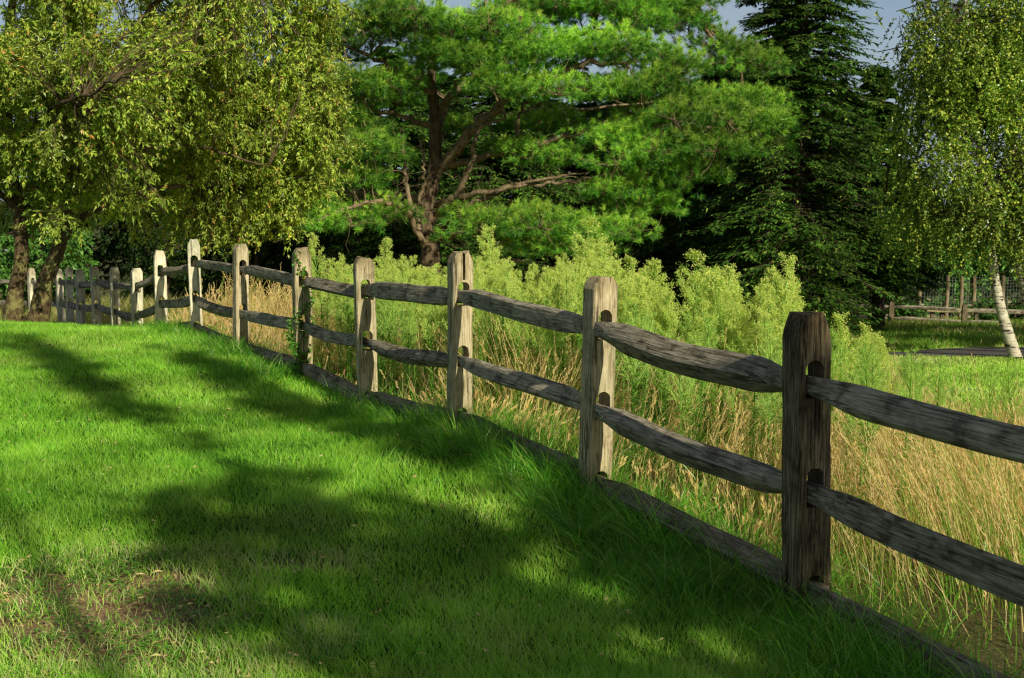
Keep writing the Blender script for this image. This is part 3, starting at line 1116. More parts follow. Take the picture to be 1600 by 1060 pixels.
root = empty('birch_tree', bb, 'slender birch with two white trunks and hanging yellow green leaves', 'tree')
nodes = []
for pts, r0, r1 in tr:
    P = smooth_path(pts, 40)
    g = Geo()
    R = r0 + (r1 - r0) * np.linspace(0, 1, 40) ** .8
    R[:3] *= np.array([1.2, 1.08, 1.03])
    tubes(g, P, R, 12, wob=.05)
    g.build('trunk', M['birch'], root, smooth=True)
    nodes.append(P[12:])
g = Geo()
for pts, r0, r1 in lim:
    P = smooth_path(pts, 14)
    tubes(g, P, np.linspace(r0, r1, 14), 5)
    nodes.append(P)
nodes = np.concatenate(nodes)
bbl = [pblob(1430, 210, 25.6, 55, 90, 1.0), pblob(1420, 340, 25.8, 40, 50, .8), pblob(1530, 90, 24.6, 90, 110, 1.3), pblob(1500, 60, 25, 95, 120, 1.5), pblob(1570, 150, 25.4, 80, 150, 1.6), pblob(1490, 230, 24.6, 75, 100, 1.3), pblob(1560, 300, 25, 80, 90, 1.4), pblob(1600, 60, 25, 90, 140, 1.6), pblob(1620, 300, 25, 70, 120, 1.5), pblob(1455, 130, 25.2, 50, 100, 1.0), pblob(1450, 300, 25, 50, 60, .8), pblob(1545, 330, 24.3, 70, 70, .5), pblob(1530, 180, 24.2, 80, 100, .5), pblob(1540, 40, 24.2, 80, 80, .5), pblob(1580, -110, 25, 130, 90, 1.6), pblob(1500, 350, 25, 60, 40, .9)]
sp = blob_points(1600, bbl)
sp = sp[vnoise(sp[:, 0] + .5 * sp[:, 1], sp[:, 2], .7, 19) > .33]
kk = nearest_nodes(nodes, sp)
tubes(g, twig_curves(nodes[kk], sp, 6, .12), np.broadcast_to(np.linspace(.012, .004, 6), (len(sp), 6)), 3)
# hanging strands
ns = len(sp) * 3
src = np.repeat(np.arange(len(sp)), 3)
sp[:, 1] += .1
s0 = sp[src] + rng.normal(size=(ns, 3)) * .18
dl = rng.uniform(.12, .95, ns) ** 1.2
t6 = np.linspace(0, 1, 6)
off = norm(rng.normal(size=(ns, 3)) * [1, 1, .3]) * rng.uniform(.1, .6, ns)[:, None]
dl = np.minimum(dl, np.maximum(s0[:, 2] - .05 - .5 * rng.random(ns) ** 2, .12))
S = s0[:, None] + off[:, None] * t6[None, :, None] - np.array([0, 0, 1.0]) * (dl[:, None] * t6[None] ** 1.3)[..., None]
tubes(g, S, np.broadcast_to(np.linspace(.004, .002, 6), (ns, 6)), 3)
g.build('branch', M['darkbark'], root)
per = 26
src2 = np.repeat(np.arange(ns), per)
n2 = len(src2)
tt = rng.uniform(0, 1, n2) * 5
i0 = np.minimum(tt.astype(int), 4)
fr = (tt - i0)[:, None]
p = S[src2, i0] * (1 - fr) + S[src2, i0 + 1] * fr
d = norm(rand_unit(n2) + np.array([0, 0, -.5]))
gl = Geo()
leaves(gl, p, d, norm(rand_unit(n2) + np.array([.4, -.45, .3])), .062 * rng.uniform(.6, 1.25, n2), .048 * rng.uniform(.7, 1.1, n2), np.clip(rng.beta(1.5, 1.8, n2) + np.repeat(rng.normal(0, .12, ns), per), 0, 1))
gl.build('crown', M['birchleaf'], root)
put(root, bb)

# --- big white pine
YP = 30.0
pb = at(672, 480, YP)
pb[2] = G(pb[0], pb[1])[0]
root = empty('pine_tree', pb, 'big pine with bare spreading limbs and soft bright green needle pads', 'tree')
trunk = smooth_path([pb, at(673, 430, YP), at(672, 380, YP), at(667, 330, YP), at(678, 265, YP), at(680, 190, YP), at(674, 120, YP), at(684, 30, YP), at(694, -80, YP), at(700, -220, YP)], 60)
g = Geo()
R = .035 + .24 * (1 - np.linspace(0, 1, 60)) ** 1.25
R[:4] *= np.array([1.3, 1.15, 1.08, 1.02])
tubes(g, trunk, R, 16, wob=.05)
g.build('trunk', M['pinebark'], root, smooth=True)
Lp = [([(684, 268, 0), (720, 225, -.6), (765, 180, -1.2), (825, 133, -1.8), (900, 105, -2.2), (980, 100, -2.5)], .17, .05),
      ([(678, 345, 0), (715, 300, -.8), (738, 255, -1.2), (745, 205, -1.5), (790, 185, -1.8)], .12, .03),
      ([(684, 262, 0), (760, 245, -.8), (890, 213, -1.5), (1000, 198, -2), (1120, 200, -2.2), (1190, 210, -2.2)], .12, .03),
      ([(680, 320, 0), (730, 305, -1), (800, 293, -1.6), (880, 285, -2), (980, 270, -2)], .10, .03),
      ([(676, 365, 0), (720, 330, -.8), (790, 295, -1.5), (860, 280, -2), (920, 270, -2.2)], .09, .02),
      ([(664, 385, -.2), (643, 345, -.6), (637, 300, -.7), (633, 255, -.7), (625, 200, -.7)], .09, .04),
      ([(655, 360, -.2), (650, 325, -.3), (664, 280, -.6), (656, 220, -.6)], .08, .03),
      ([(668, 335, 0), (610, 318, -.8), (560, 320, -1.2), (500, 343, -1.5), (470, 352, -1.6)], .08, .02),
      ([(670, 310, 0), (610, 305, .4), (540, 300, .8), (470, 290, 1)], .08, .02),
      ([(680, 375, 0), (730, 360, -1), (800, 352, -2), (880, 350, -2.6), (960, 360, -2.8)], .09, .02),
      ([(680, 180, 0), (740, 120, .4), (850, 70, .6), (980, 40, .4), (1090, 30, 0)], .12, .03),
      ([(678, 150, 0), (620, 110, -.8), (560, 80, -1.3), (500, 60, -1.5)], .09, .03),
      ([(684, 60, 0), (760, 20, -1), (860, -20, -1.5), (960, -50, -1.5)], .09, .03),
      ([(684, 40, 0), (620, 0, -.5), (560, -30, -.8)], .07, .03),
      ([(680, 200, 0), (620, 180, -.6), (560, 170, -1), (500, 180, -1)], .08, .02),
      ([(680, 230, 0), (700, 200, 1.5), (780, 180, 3), (900, 170, 4), (1040, 160, 4)], .10, .03),
      ([(680, 240, 0), (700, 160, 1), (720, 120, -1), (730, 100, -1.8)], .08, .03),
      ([(900, 213, -1.6), (980, 180, -1.6), (1080, 160, -1.6), (1180, 160, -1.4)], .05, .02),
      ([(890, 285, -2), (950, 300, -2), (1010, 310, -2)], .04, .015),
      ([(806, 230, -1), (812, 180, -1), (830, 150, -1)], .05, .03)]
g = Geo()
nodes = []
for pts, r0, r1 in Lp:
    P = smooth_path([at(x, y, YP + dz) for x, y, dz in pts], 30)
    P[1:-1] += rng.normal(size=(28, 3)) * .025
    tubes(g, P, np.linspace(r0, r1, 30) * .8, 9, wob=.05)
    nodes.append(P[8:])
nodes.append(trunk[30:])
nodes = np.concatenate(nodes)
pads = [(960, 15, 80, 26, -1), (1060, 8, 70, 24, -.5), (1010, 40, 70, 22, -1.2), (860, 15, 70, 26, -1.2), (690, 45, 55, 23, -2.2), (655, 85, 46, 18, -2.0), (740, 100, 51, 16, -2.2), (620, 20, 55, 23, -2), (545, 130, 51, 20, -1.8), (470, 130, 46, 27, -0.6), (560, 235, 46, 19, -1.4), (790, 50, 55, 23, -2.4), (860, 150, 55, 14, -2.6), (560, 60, 74, 31, -1.5), (500, 90, 55, 27, -1), (640, 40, 74, 27, -0.8), (740, 55, 51, 34, -1.8), (600, 150, 55, 24, -1.2), (520, 190, 55, 31, -1), (690, 95, 55, 20, -1.6), (585, 210, 41, 20, -0.6), (500, 260, 64, 27, -0.5), (570, 285, 46, 20, -0.6), (450, 320, 55, 20, -1.2), (530, 355, 55, 15, -1.2), (830, 20, 83, 31, -0.5), (930, 0, 83, 27, 0), (1030, 10, 74, 27, 0), (1080, 40, 32, 17, 0), (880, 85, 101, 22, -2.4), (980, 85, 83, 29, -2.4), (1050, 100, 55, 27, -2), (810, 110, 46, 17, -2.2), (770, 140, 46, 17, -2.4), (1010, 135, 74, 19, -2.2), (940, 145, 55, 15, -2), (1150, 105, 55, 17, 0.5), (1110, 75, 46, 15, 0.5), (1100, 165, 64, 18, -1.8), (1175, 160, 46, 18, -1.8), (1040, 195, 83, 19, -2), (1140, 200, 74, 24, -2.2), (1200, 195, 20, 20, -2.2), (960, 215, 55, 19, -1.8), (1060, 240, 83, 19, -2.2), (980, 260, 74, 18, -2.2), (1160, 235, 46, 14, -2), (1090, 275, 46, 14, -2), (920, 300, 46, 18, -2.2), (1020, 305, 46, 18, -2), (960, 330, 37, 14, -2), (1050, 330, 28, 10, -1.8), (760, 365, 64, 14, -2.4), (850, 355, 83, 16, -2.8), (930, 370, 64, 15, -2.8), (880, 392, 74, 11, -2.6), (800, 235, 37, 11, -0.8), (860, 250, 41, 11, -1.4), (880, 195, 46, 12, -0.5), (800, 200, 28, 10, 0.5), (735, 335, 28, 12, -0.8), (600, 340, 41, 15, -0.6), (615, 250, 28, 18, -0.4), (720, 200, 23, 12, 1), (640, 120, 46, 16, 0.6), (760, -60, 147, 34, 0), (600, -40, 101, 31, 0), (920, -60, 110, 24, 0)]
cen, axs, tw = [], [], []
for (x, y, rx, ry, dz) in pads:
    p = at(x, y, YP + dz)
    k = YP / F_PX
    a_, b_, c_ = rx * k, rx * k * .75 + .2, ry * k * .9
    n_ = int(250 * (a_ * b_) ** .85 * (1 + c_) + 60)
    # several billows make one pad
    nb = max(3, int(rx / 11))
    bc = p + norm(rng.normal(size=(nb, 3))) * rng.uniform(0, .85, nb)[:, None] ** .5 * np.array([a_, b_, c_ * .6])
    which = rng.integers(0, nb, n_)
    u = rand_unit(n_)
    u[:, 2] = np.abs(u[:, 2]) * 1.0 - .18
    u = norm(u)
    rb = rng.uniform(.28, .5, nb)[which] * (1 + .02 * rx)
    rb = np.minimum(rb, .95)
    q = bc[which] + u * rb[:, None] * np.array([1, 1, .62]) * rng.uniform(.55, 1, n_)[:, None]
    cen.append(q)
    axs.append(norm(u * np.array([1, 1, .7]) + np.array([0, 0, .35]) + .25 * rand_unit(n_)))
    tw.append(bc)
cen, axs, bcs = np.concatenate(cen), np.concatenate(axs), np.concatenate(tw)
kk = nearest_nodes(nodes, bcs)
P = twig_curves(nodes[kk], bcs, 7, .02)
tubes(g, P, np.clip(np.linalg.norm(bcs - nodes[kk], axis=1), .3, 2)[:, None] * np.linspace(.022, .007, 7)[None], 4)
kb = nearest_nodes(bcs, cen)
sel = rng.random(len(cen)) < .3
tubes(g, twig_curves(bcs[kb[sel]], cen[sel], 4, 0), np.broadcast_to(np.linspace(.008, .004, 4), (sel.sum(), 4)), 3)
# bare dead twigs near the middle
nd = 240
s0 = nodes[rng.integers(0, len(nodes), nd)]
s1 = s0 + rand_unit(nd) * rng.uniform(.3, 1.1, nd)[:, None]
tubes(g, twig_curves(s0, s1, 6, .1, .2), np.broadcast_to(np.linspace(.010, .003, 6), (nd, 6)), 3)
g.build('branch', M['pinelimb'], root, smooth=True)
K = 46
n_ = len(cen)
print('pine tufts', n_)
src = np.repeat(np.arange(n_), K)
m_ = len(src)
s0 = cen[src] - axs[src] * rng.uniform(0, .10, m_)[:, None]
dd = norm(axs[src] * .75 + rand_unit(m_) * .85)
ln = rng.uniform(.085, .15, m_)[:, None]
wv = norm(np.cross(dd, rand_unit(m_))) * .0048
V = np.stack([s0 - wv, s0 + wv, s0 + dd * ln - [0, 0, .012]], 1)
gl = Geo()
rv = np.clip(np.repeat(rng.beta(2, 2, n_) * .5 + .5 * np.clip(axs[:, 2] * 1.1, 0, 1), K) + rng.normal(0, .1, m_), 0, 1)  # upward tufts get lighter tones, light from above painted in
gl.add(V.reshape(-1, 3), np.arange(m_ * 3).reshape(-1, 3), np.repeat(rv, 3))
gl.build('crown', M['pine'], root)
put(root, pb)


# --- dark conifers
def conifer(label, x, ytop, Y, r_base, low=.05, density=1.0, group=None, mat='hemlock', leaf=.15, name='hemlock_tree', n_br=210):
    t_ = at(x, ytop, Y)
    gz = G(t_[0], t_[1])[0]
    H = t_[2] - gz
    base = np.array([t_[0], t_[1], gz])
    root = empty(name, base, label, 'tree', group)
    g = Geo()
    zz = np.linspace(-.2, H, 30)
    T = np.stack([.12 * np.sin(zz * .4 + x), .1 * np.cos(zz * .5 + x), zz], -1)
    tubes(g, T, np.linspace(.02 * H + .05, .012, 30), 9, wob=.04)
    g.build('trunk', M['darkbark'], root, smooth=True)
    n_b = int(n_br * density * 1.35)
    f = rng.uniform(low, .99, n_b) ** .85
    z = f * H
    an = rng.uniform(0, 2 * PI, n_b)
    ln = r_base * (1 - f) ** .75 * rng.uniform(.65, 1.12, n_b) + .12
    s0 = np.stack([np.interp(z, zz, T[:, 0]), np.interp(z, zz, T[:, 1]), z], -1)
    dirh = np.stack([np.cos(an), np.sin(an), np.zeros(n_b)], -1)
    tq = np.linspace(0, 1, 8)
    rise = rng.uniform(.05, .3, n_b) * (.4 + f)
    S = s0[:, None] + dirh[:, None] * (ln[:, None] * tq[None])[..., None]
    S[..., 2] += ln[:, None] * (rise[:, None] * tq[None] - .38 * tq[None] ** 2)
    g = Geo()
    tubes(g, S, np.clip(ln, .5, 3)[:, None] * np.linspace(.014, .003, 8)[None], 4)
    # flat side sprays
    per = 20
    src = np.repeat(np.arange(n_b), per)
    k_ = len(src)
    tt = rng.uniform(.15, 1, k_) * 7
    i0 = np.minimum(tt.astype(int), 6)
    fr = (tt - i0)[:, None]
    p = S[src, i0] * (1 - fr) + S[src, i0 + 1] * fr
    sd = np.cross(dirh[src], [0, 0, 1.0]) * np.where(rng.random(k_) < .5, -1, 1)[:, None]
    dv = norm(sd * rng.uniform(.4, 1, k_)[:, None] + dirh[src] * .7 + np.array([0, 0, -.22]) + .2 * rand_unit(k_))
    l2 = np.clip(ln[src] * .33, .18, .7) * rng.uniform(.6, 1.2, k_)
    q = p + dv * l2[:, None]
    W = twig_curves(p, q, 5, .1)
    tubes(g, W, np.broadcast_to(np.linspace(.006, .003, 5), (k_, 5)), 3)
    g.build('branch', M['darkbark'], root)
    per2 = 14
    src3 = np.repeat(np.arange(k_), per2)
    n3 = len(src3)
    tt = rng.uniform(0, 1, n3) * 4
    i0 = np.minimum(tt.astype(int), 3)
    fr = (tt - i0)[:, None]
    p = W[src3, i0] * (1 - fr) + W[src3, i0 + 1] * fr
    sgn = np.where(rng.random(n3) < .5, -1, 1)[:, None]
    lat = norm(np.cross(dv[src3], [0, 0, 1.0])) * sgn
    d = norm(dv[src3] * .7 + lat * .75 + np.array([0, 0, -.15]) + .22 * rand_unit(n3))
    gl = Geo()
    rv = np.clip(rng.beta(1.5, 2.2, n3) + np.repeat(rng.normal(0, .12, k_), per2), 0, 1)
    leaves(gl, p, d, norm(np.array([0, 0, 1.0]) + .35 * rand_unit(n3)), leaf * rng.uniform(.7, 1.5, n3), leaf * .36, rv, fold=.05)
    gl.build('crown', M[mat], root)
    return root


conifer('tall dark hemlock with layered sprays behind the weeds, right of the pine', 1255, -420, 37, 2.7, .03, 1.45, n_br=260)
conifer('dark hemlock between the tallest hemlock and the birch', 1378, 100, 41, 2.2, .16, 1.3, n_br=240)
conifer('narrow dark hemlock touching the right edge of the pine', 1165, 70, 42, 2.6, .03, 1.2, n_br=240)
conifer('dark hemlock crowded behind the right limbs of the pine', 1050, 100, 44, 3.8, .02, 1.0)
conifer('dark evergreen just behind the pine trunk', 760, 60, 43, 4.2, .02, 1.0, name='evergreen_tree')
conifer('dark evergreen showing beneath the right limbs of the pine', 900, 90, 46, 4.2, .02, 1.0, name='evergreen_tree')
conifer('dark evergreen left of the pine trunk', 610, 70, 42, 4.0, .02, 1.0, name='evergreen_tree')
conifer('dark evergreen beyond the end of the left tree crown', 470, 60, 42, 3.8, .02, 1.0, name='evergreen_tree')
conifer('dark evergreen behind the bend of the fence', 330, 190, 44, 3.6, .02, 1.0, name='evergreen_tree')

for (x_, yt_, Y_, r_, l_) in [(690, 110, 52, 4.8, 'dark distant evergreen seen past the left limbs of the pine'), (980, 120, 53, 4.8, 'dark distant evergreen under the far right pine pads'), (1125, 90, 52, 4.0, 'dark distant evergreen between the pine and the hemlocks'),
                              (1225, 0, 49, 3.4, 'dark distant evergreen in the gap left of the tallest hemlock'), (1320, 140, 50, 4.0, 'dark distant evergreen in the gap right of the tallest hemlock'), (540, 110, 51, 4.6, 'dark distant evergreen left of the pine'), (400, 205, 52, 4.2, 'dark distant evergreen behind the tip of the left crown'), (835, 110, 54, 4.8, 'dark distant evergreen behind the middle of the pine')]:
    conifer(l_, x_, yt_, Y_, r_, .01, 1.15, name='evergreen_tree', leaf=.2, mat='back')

# small pine sapling lit behind the fence
def broad_simple(label, x, ytop, Y, rad, n_leaf, leafL, mat, group=None, name='broadleaf_tree', low=.15, cat='tree', aspect=1.0, ncen=170, spread=None):
    t_ = at(x, ytop, Y)
    gz = G(t_[0], t_[1])[0]
    return broad_at(label, t_[0], Y, t_[2] - gz, rad, n_leaf, leafL, mat, group, name, low, cat, ncen, spread)


def broad_at(label, x, y, H, rad, n_leaf, leafL, mat, group=None, name='broadleaf_tree', low=.15, cat='tree', ncen=170, spread=None, bark='darkbark'):
    gz = G(x, y)[0]
    base = np.array([x, y, gz])
    top = base + [0, 0, H]
    r0 = .02 * H + .03 if rad > 1 else .085
    trk = ([base - [0, 0, .2], base + [.05, 0, H * .3], base + [-.05, .05, H * .6], top - [0, 0, H * .12]], r0, .02)
    lim = []
    for k in range(9):
        f = rng.uniform(low + .05, max(.75, low + .12))
        an = k * 2.4 + rng.uniform(-.4, .4)
        p = base + [0, 0, H * f]
        q = p + np.array([math.cos(an) * rad * .7, math.sin(an) * rad * .7, H * .12])
        lim.append(([p, (p + q) / 2 + [0, 0, .05 * H], q], r0 * .4, .015))
    blobs = [(x, y, gz + H * (low + 1) / 2, rad, rad, H * (1 - low) / 2)]
    for k in range(6):
        an = rng.uniform(0, 6.28)
        f = rng.uniform(low + .1, max(.85, low + .15))
        blobs.append((x + math.cos(an) * rad * .6, y + math.sin(an) * rad * .6, gz + H * f, rad * .5, rad * .5, H * .16))
    c = blob_points(ncen, blobs)
    c = c[c[:, 2] > gz + .1]
    return broadleaf(name, label, cat, base, [trk], lim, c, spread or rad * .22, n_leaf, leafL, leafL * .55, M[mat], M[bark], group=group, twig_r=.010)


# lit trees and shrubs beyond the far fences
specs = [(1340, 330, 70, 2.6), (1400, 345, 66, 2.4), (1445, 300, 72, 3.0), (1500, 330, 68, 2.6), (1560, 290, 72, 3.0), (1630, 330, 68, 2.8), (1210, 300, 62, 3.0), (1700, 280, 66, 3.0)]
lab = ['green tree beyond the stakes, half hidden by the dark hemlock', 'low green tree beyond the stakes, left of centre', 'taller green tree beyond the stakes behind the birch curtain', 'round green tree between the stakes and the birch crown',
       'tall green tree behind the leaning birch trunk', 'green tree beyond the stakes at the right edge', 'dark green tree behind the hemlocks', 'green tree beyond the right edge of the far fence']
for (x, yt, Y, rad), l_ in zip(specs, lab):
    broad_simple(l_, x, yt, Y, rad, 9000, .19, 'shrub' if x != 1210 else 'back', group='trees beyond the far fences', ncen=150, low=.05)
for (x, yt, Y, rad, l_) in [(1418, 468, 50, .8, 'round bright bush left of the stakes, behind the dark rail'), (1478, 464, 54, .9, 'low bright bush between the tall stakes'), (1545, 470, 49, .7, 'small bush beneath the leaning birch trunk'), (1590, 466, 50, .9, 'bush to the right of the leaning birch trunk')]:
    broad_simple(l_, x, yt, Y, rad, 3500, .10, 'shrub', group='bushes around the garden fence', name='bush', cat='bush', low=.02, ncen=80)
# trees behind the left tree and fence
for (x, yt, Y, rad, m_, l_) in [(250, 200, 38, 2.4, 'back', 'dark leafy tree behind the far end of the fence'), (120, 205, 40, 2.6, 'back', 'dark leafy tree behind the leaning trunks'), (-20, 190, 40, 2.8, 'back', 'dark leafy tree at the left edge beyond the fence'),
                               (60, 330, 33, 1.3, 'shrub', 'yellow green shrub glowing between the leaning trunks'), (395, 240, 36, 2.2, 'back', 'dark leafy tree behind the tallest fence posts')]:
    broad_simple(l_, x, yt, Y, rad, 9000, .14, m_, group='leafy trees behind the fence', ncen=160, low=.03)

# trees outside the frame whose shade falls over the scene
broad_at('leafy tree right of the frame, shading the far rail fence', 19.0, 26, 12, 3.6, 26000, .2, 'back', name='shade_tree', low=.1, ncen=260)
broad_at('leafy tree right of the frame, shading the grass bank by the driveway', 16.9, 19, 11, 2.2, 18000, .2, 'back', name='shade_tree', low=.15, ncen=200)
broad_at('leafy tree behind the viewpoint with a spreading crown, shading the near lawn', 5.4, -5.4, 9.0, .86, 6800, .14, 'willow', name='shade_tree', low=.70, ncen=95, bark='bark', spread=.3)
broad_at('slim tree behind the viewpoint, striping the middle of the lawn', 6.0, -6.6, 15.5, .24, 3600, .13, 'willow', name='shade_tree', low=.70, ncen=70, bark='bark', spread=.22)
broad_at('slim tree behind the viewpoint, striping the left side of the lawn', 4.75, -7.0, 15.5, .3, 4200, .13, 'willow', name='shade_tree', low=.75, ncen=70, bark='bark', spread=.22)
broad_at('slim tree behind the viewpoint, shading the grass along the fence', 7.02, -6.0, 14.0, .24, 5200, .13, 'willow', name='shade_tree', low=.66, ncen=80, bark='bark', spread=.2)
broad_at('small tree behind the viewpoint, shading the nearest post', 7.0, -6.1, 8.9, .30, 5200, .13, 'willow', name='shade_tree', low=.74, ncen=60, bark='bark', spread=.22)


# ------------------------------------------------------------------ grasses
def view_ok(x, y, m=1.0):
    return np.abs(x) < y * .40 + m


# short lawn left of the fence
def lawn():
    g = Geo()
    n = 760000
    y = 3.9 + (21.5 - 3.9) * rng.random(n) ** 1.4
    x = rng.uniform(-1, 1, n) * (y * .395 + 1.1)
    fdv = fence_dist(x, y)
    bp = bare(x, y)
    pr = 1.0 - .86 * np.clip(bp * 1.3, 0, 1)
    k = (fdv < .05) & (fdv > -9) & (rng.random(n) < pr)
    x, y, fdv, bp = x[k], y[k], fdv[k], bp[k]
    # tufted distribution
    ang = rng.uniform(0, 2 * PI, len(x))
    z = GF(x, y)
    tuft = fbm(x, y, .28, 44)
    near = np.clip(1 - (-fdv) / .75, 0, 1)
    L = .024 + .060 * tuft ** 1.7 + .03 * rng.random(len(x)) ** 2 + .025 * near * fbm(x, y, .4, 12) + .03 * np.exp(-((bp - .25) / .2) ** 2) * rng.random(len(x))
    L *= (1 + .012 * y)
    W = .0032 * (1 + (y - 4) * .10)
    tilt = rng.uniform(.05, .75, len(x))
    d0 = norm(np.stack([np.cos(ang) * tilt, np.sin(ang) * tilt, np.ones(len(x))], -1))
    wind = vnoise(x, y, .5, 71) * 6.28
    b = rng.uniform(.1, .6, len(x))
    bend = np.stack([np.cos(ang) * b * .7 + .15 * np.cos(wind), np.sin(ang) * b * .7 + .15 * np.sin(wind), -b * .45], -1)
    rv = np.clip(.55 * rng.random(len(x)) ** 1.3 + .5 * (fbm(x, y, .35, 5) - .2) + .35 * (vnoise(x, y, 1.6, 15) - .5) + (rng.random(len(x)) > .97) * .4, 0, .95)
    rv = np.where((bp > .08) & (rng.random(len(x)) < .4), rng.uniform(.8, 1, len(x)), rv)
    blades(g, np.stack([x, y, z - .006], -1), d0, bend, L, W, 2, rv)
    o = g.build('lawn_grass', M['lawn'])
    tag(o, 'short bright green lawn grass striped with long tree shadows', 'grass', kind='stuff')
    print('lawn', len(x))


lawn()


def long_grass():
    """uncut grass at the foot of the fence"""
    g = Geo()
    n = 85000
    i = rng.random(n) ** 1.35 * (len(allp) - 1.001)
    k = i.astype(int)
    f = i - k
    A_ = np.array([p[:2] for p in allp])
    c = A_[k] * (1 - f)[:, None] + A_[k + 1] * f[:, None]
    off = rng.normal(-.10, .20, n)
    off = np.where(rng.random(n) < .35, rng.normal(-.35, .3, n), off)
    x, y = c[:, 0] + off * .95, c[:, 1] + off * .35
    tuft = fbm(x, y, .45, 91)
    keep = rng.random(n) < np.clip((tuft - .42) * 3.0, .03, 1) * np.where(off > -.02, .5, 1.0)
    x, y, tuft, off = x[keep], y[keep], tuft[keep], off[keep]
    n = len(x)
    L = (.09 + .34 * tuft * rng.random(n) ** .7) * np.where(y > 14, .8, 1.0) * np.exp(-np.maximum(0, -off - .3) * 1.3)
    W = .0045 * (1 + (y - 4) * .06)
    ang = rng.uniform(0, 2 * PI, n)
    tl = rng.uniform(.05, .55, n)
    d0 = norm(np.stack([np.cos(ang) * tl, np.sin(ang) * tl, np.ones(n)], -1))
    b = rng.uniform(.15, .75, n)
    bend = np.stack([np.cos(ang) * b, np.sin(ang) * b, -b * .6], -1)
    rv = np.clip(rng.normal(.5, .3, n), 0, .95)
    blades(g, np.stack([x, y, GF(x, y) - .01], -1), d0, bend, L, W, 4, rv)
    o = g.build('fence_foot_grass', M['long'])
    tag(o, 'long uncut green grass tufts crowding the foot of the fence', 'grass', kind='stuff')


long_grass()


def tufts():
    g = Geo()
    spots = []
    r = np.random.default_rng(5)
    for k in range(80):
        f = r.random() ** .8
        seg = r.choice([0, 1, 1, 1, 2, 2, 3])
        a_, b_ = allp[seg], allp[seg + 1]
        c = a_[:2] * (1 - f) + b_[:2] * f
        off = -abs(r.normal(.12, .16)) if r.random() < .8 else abs(r.normal(.1, .12))
        spots.append((c[0] + off * .93, c[1] + off * .37, r.uniform(.5, 1.15)))
    for (x0, y0, sz) in spots:
        n = int(70 + 110 * sz)
        a = rng.uniform(0, 2 * PI, n)
        rr = np.abs(rng.normal(0, .055 * sz, n))
        x, y = x0 + np.cos(a) * rr, y0 + np.sin(a) * rr
        t_ = rng.uniform(.1, .8, n)
        d0 = norm(np.stack([np.cos(a) * t_, np.sin(a) * t_, np.ones(n)], -1))
        b = rng.uniform(.2, .8, n)
        bend = np.stack([np.cos(a) * b, np.sin(a) * b, -b * .7], -1)
        blades(g, np.stack([x, y, GF(x, y) - .01], -1), d0, bend, sz * rng.uniform(.12, .36, n), .0062, 5, np.clip(rng.normal(.5, .32, n), 0, .97))
    tag(g.build('grass_tufts', M['long']), 'coarse arching green grass tufts lapping over the bottom rail', 'grass', kind='stuff')


tufts()


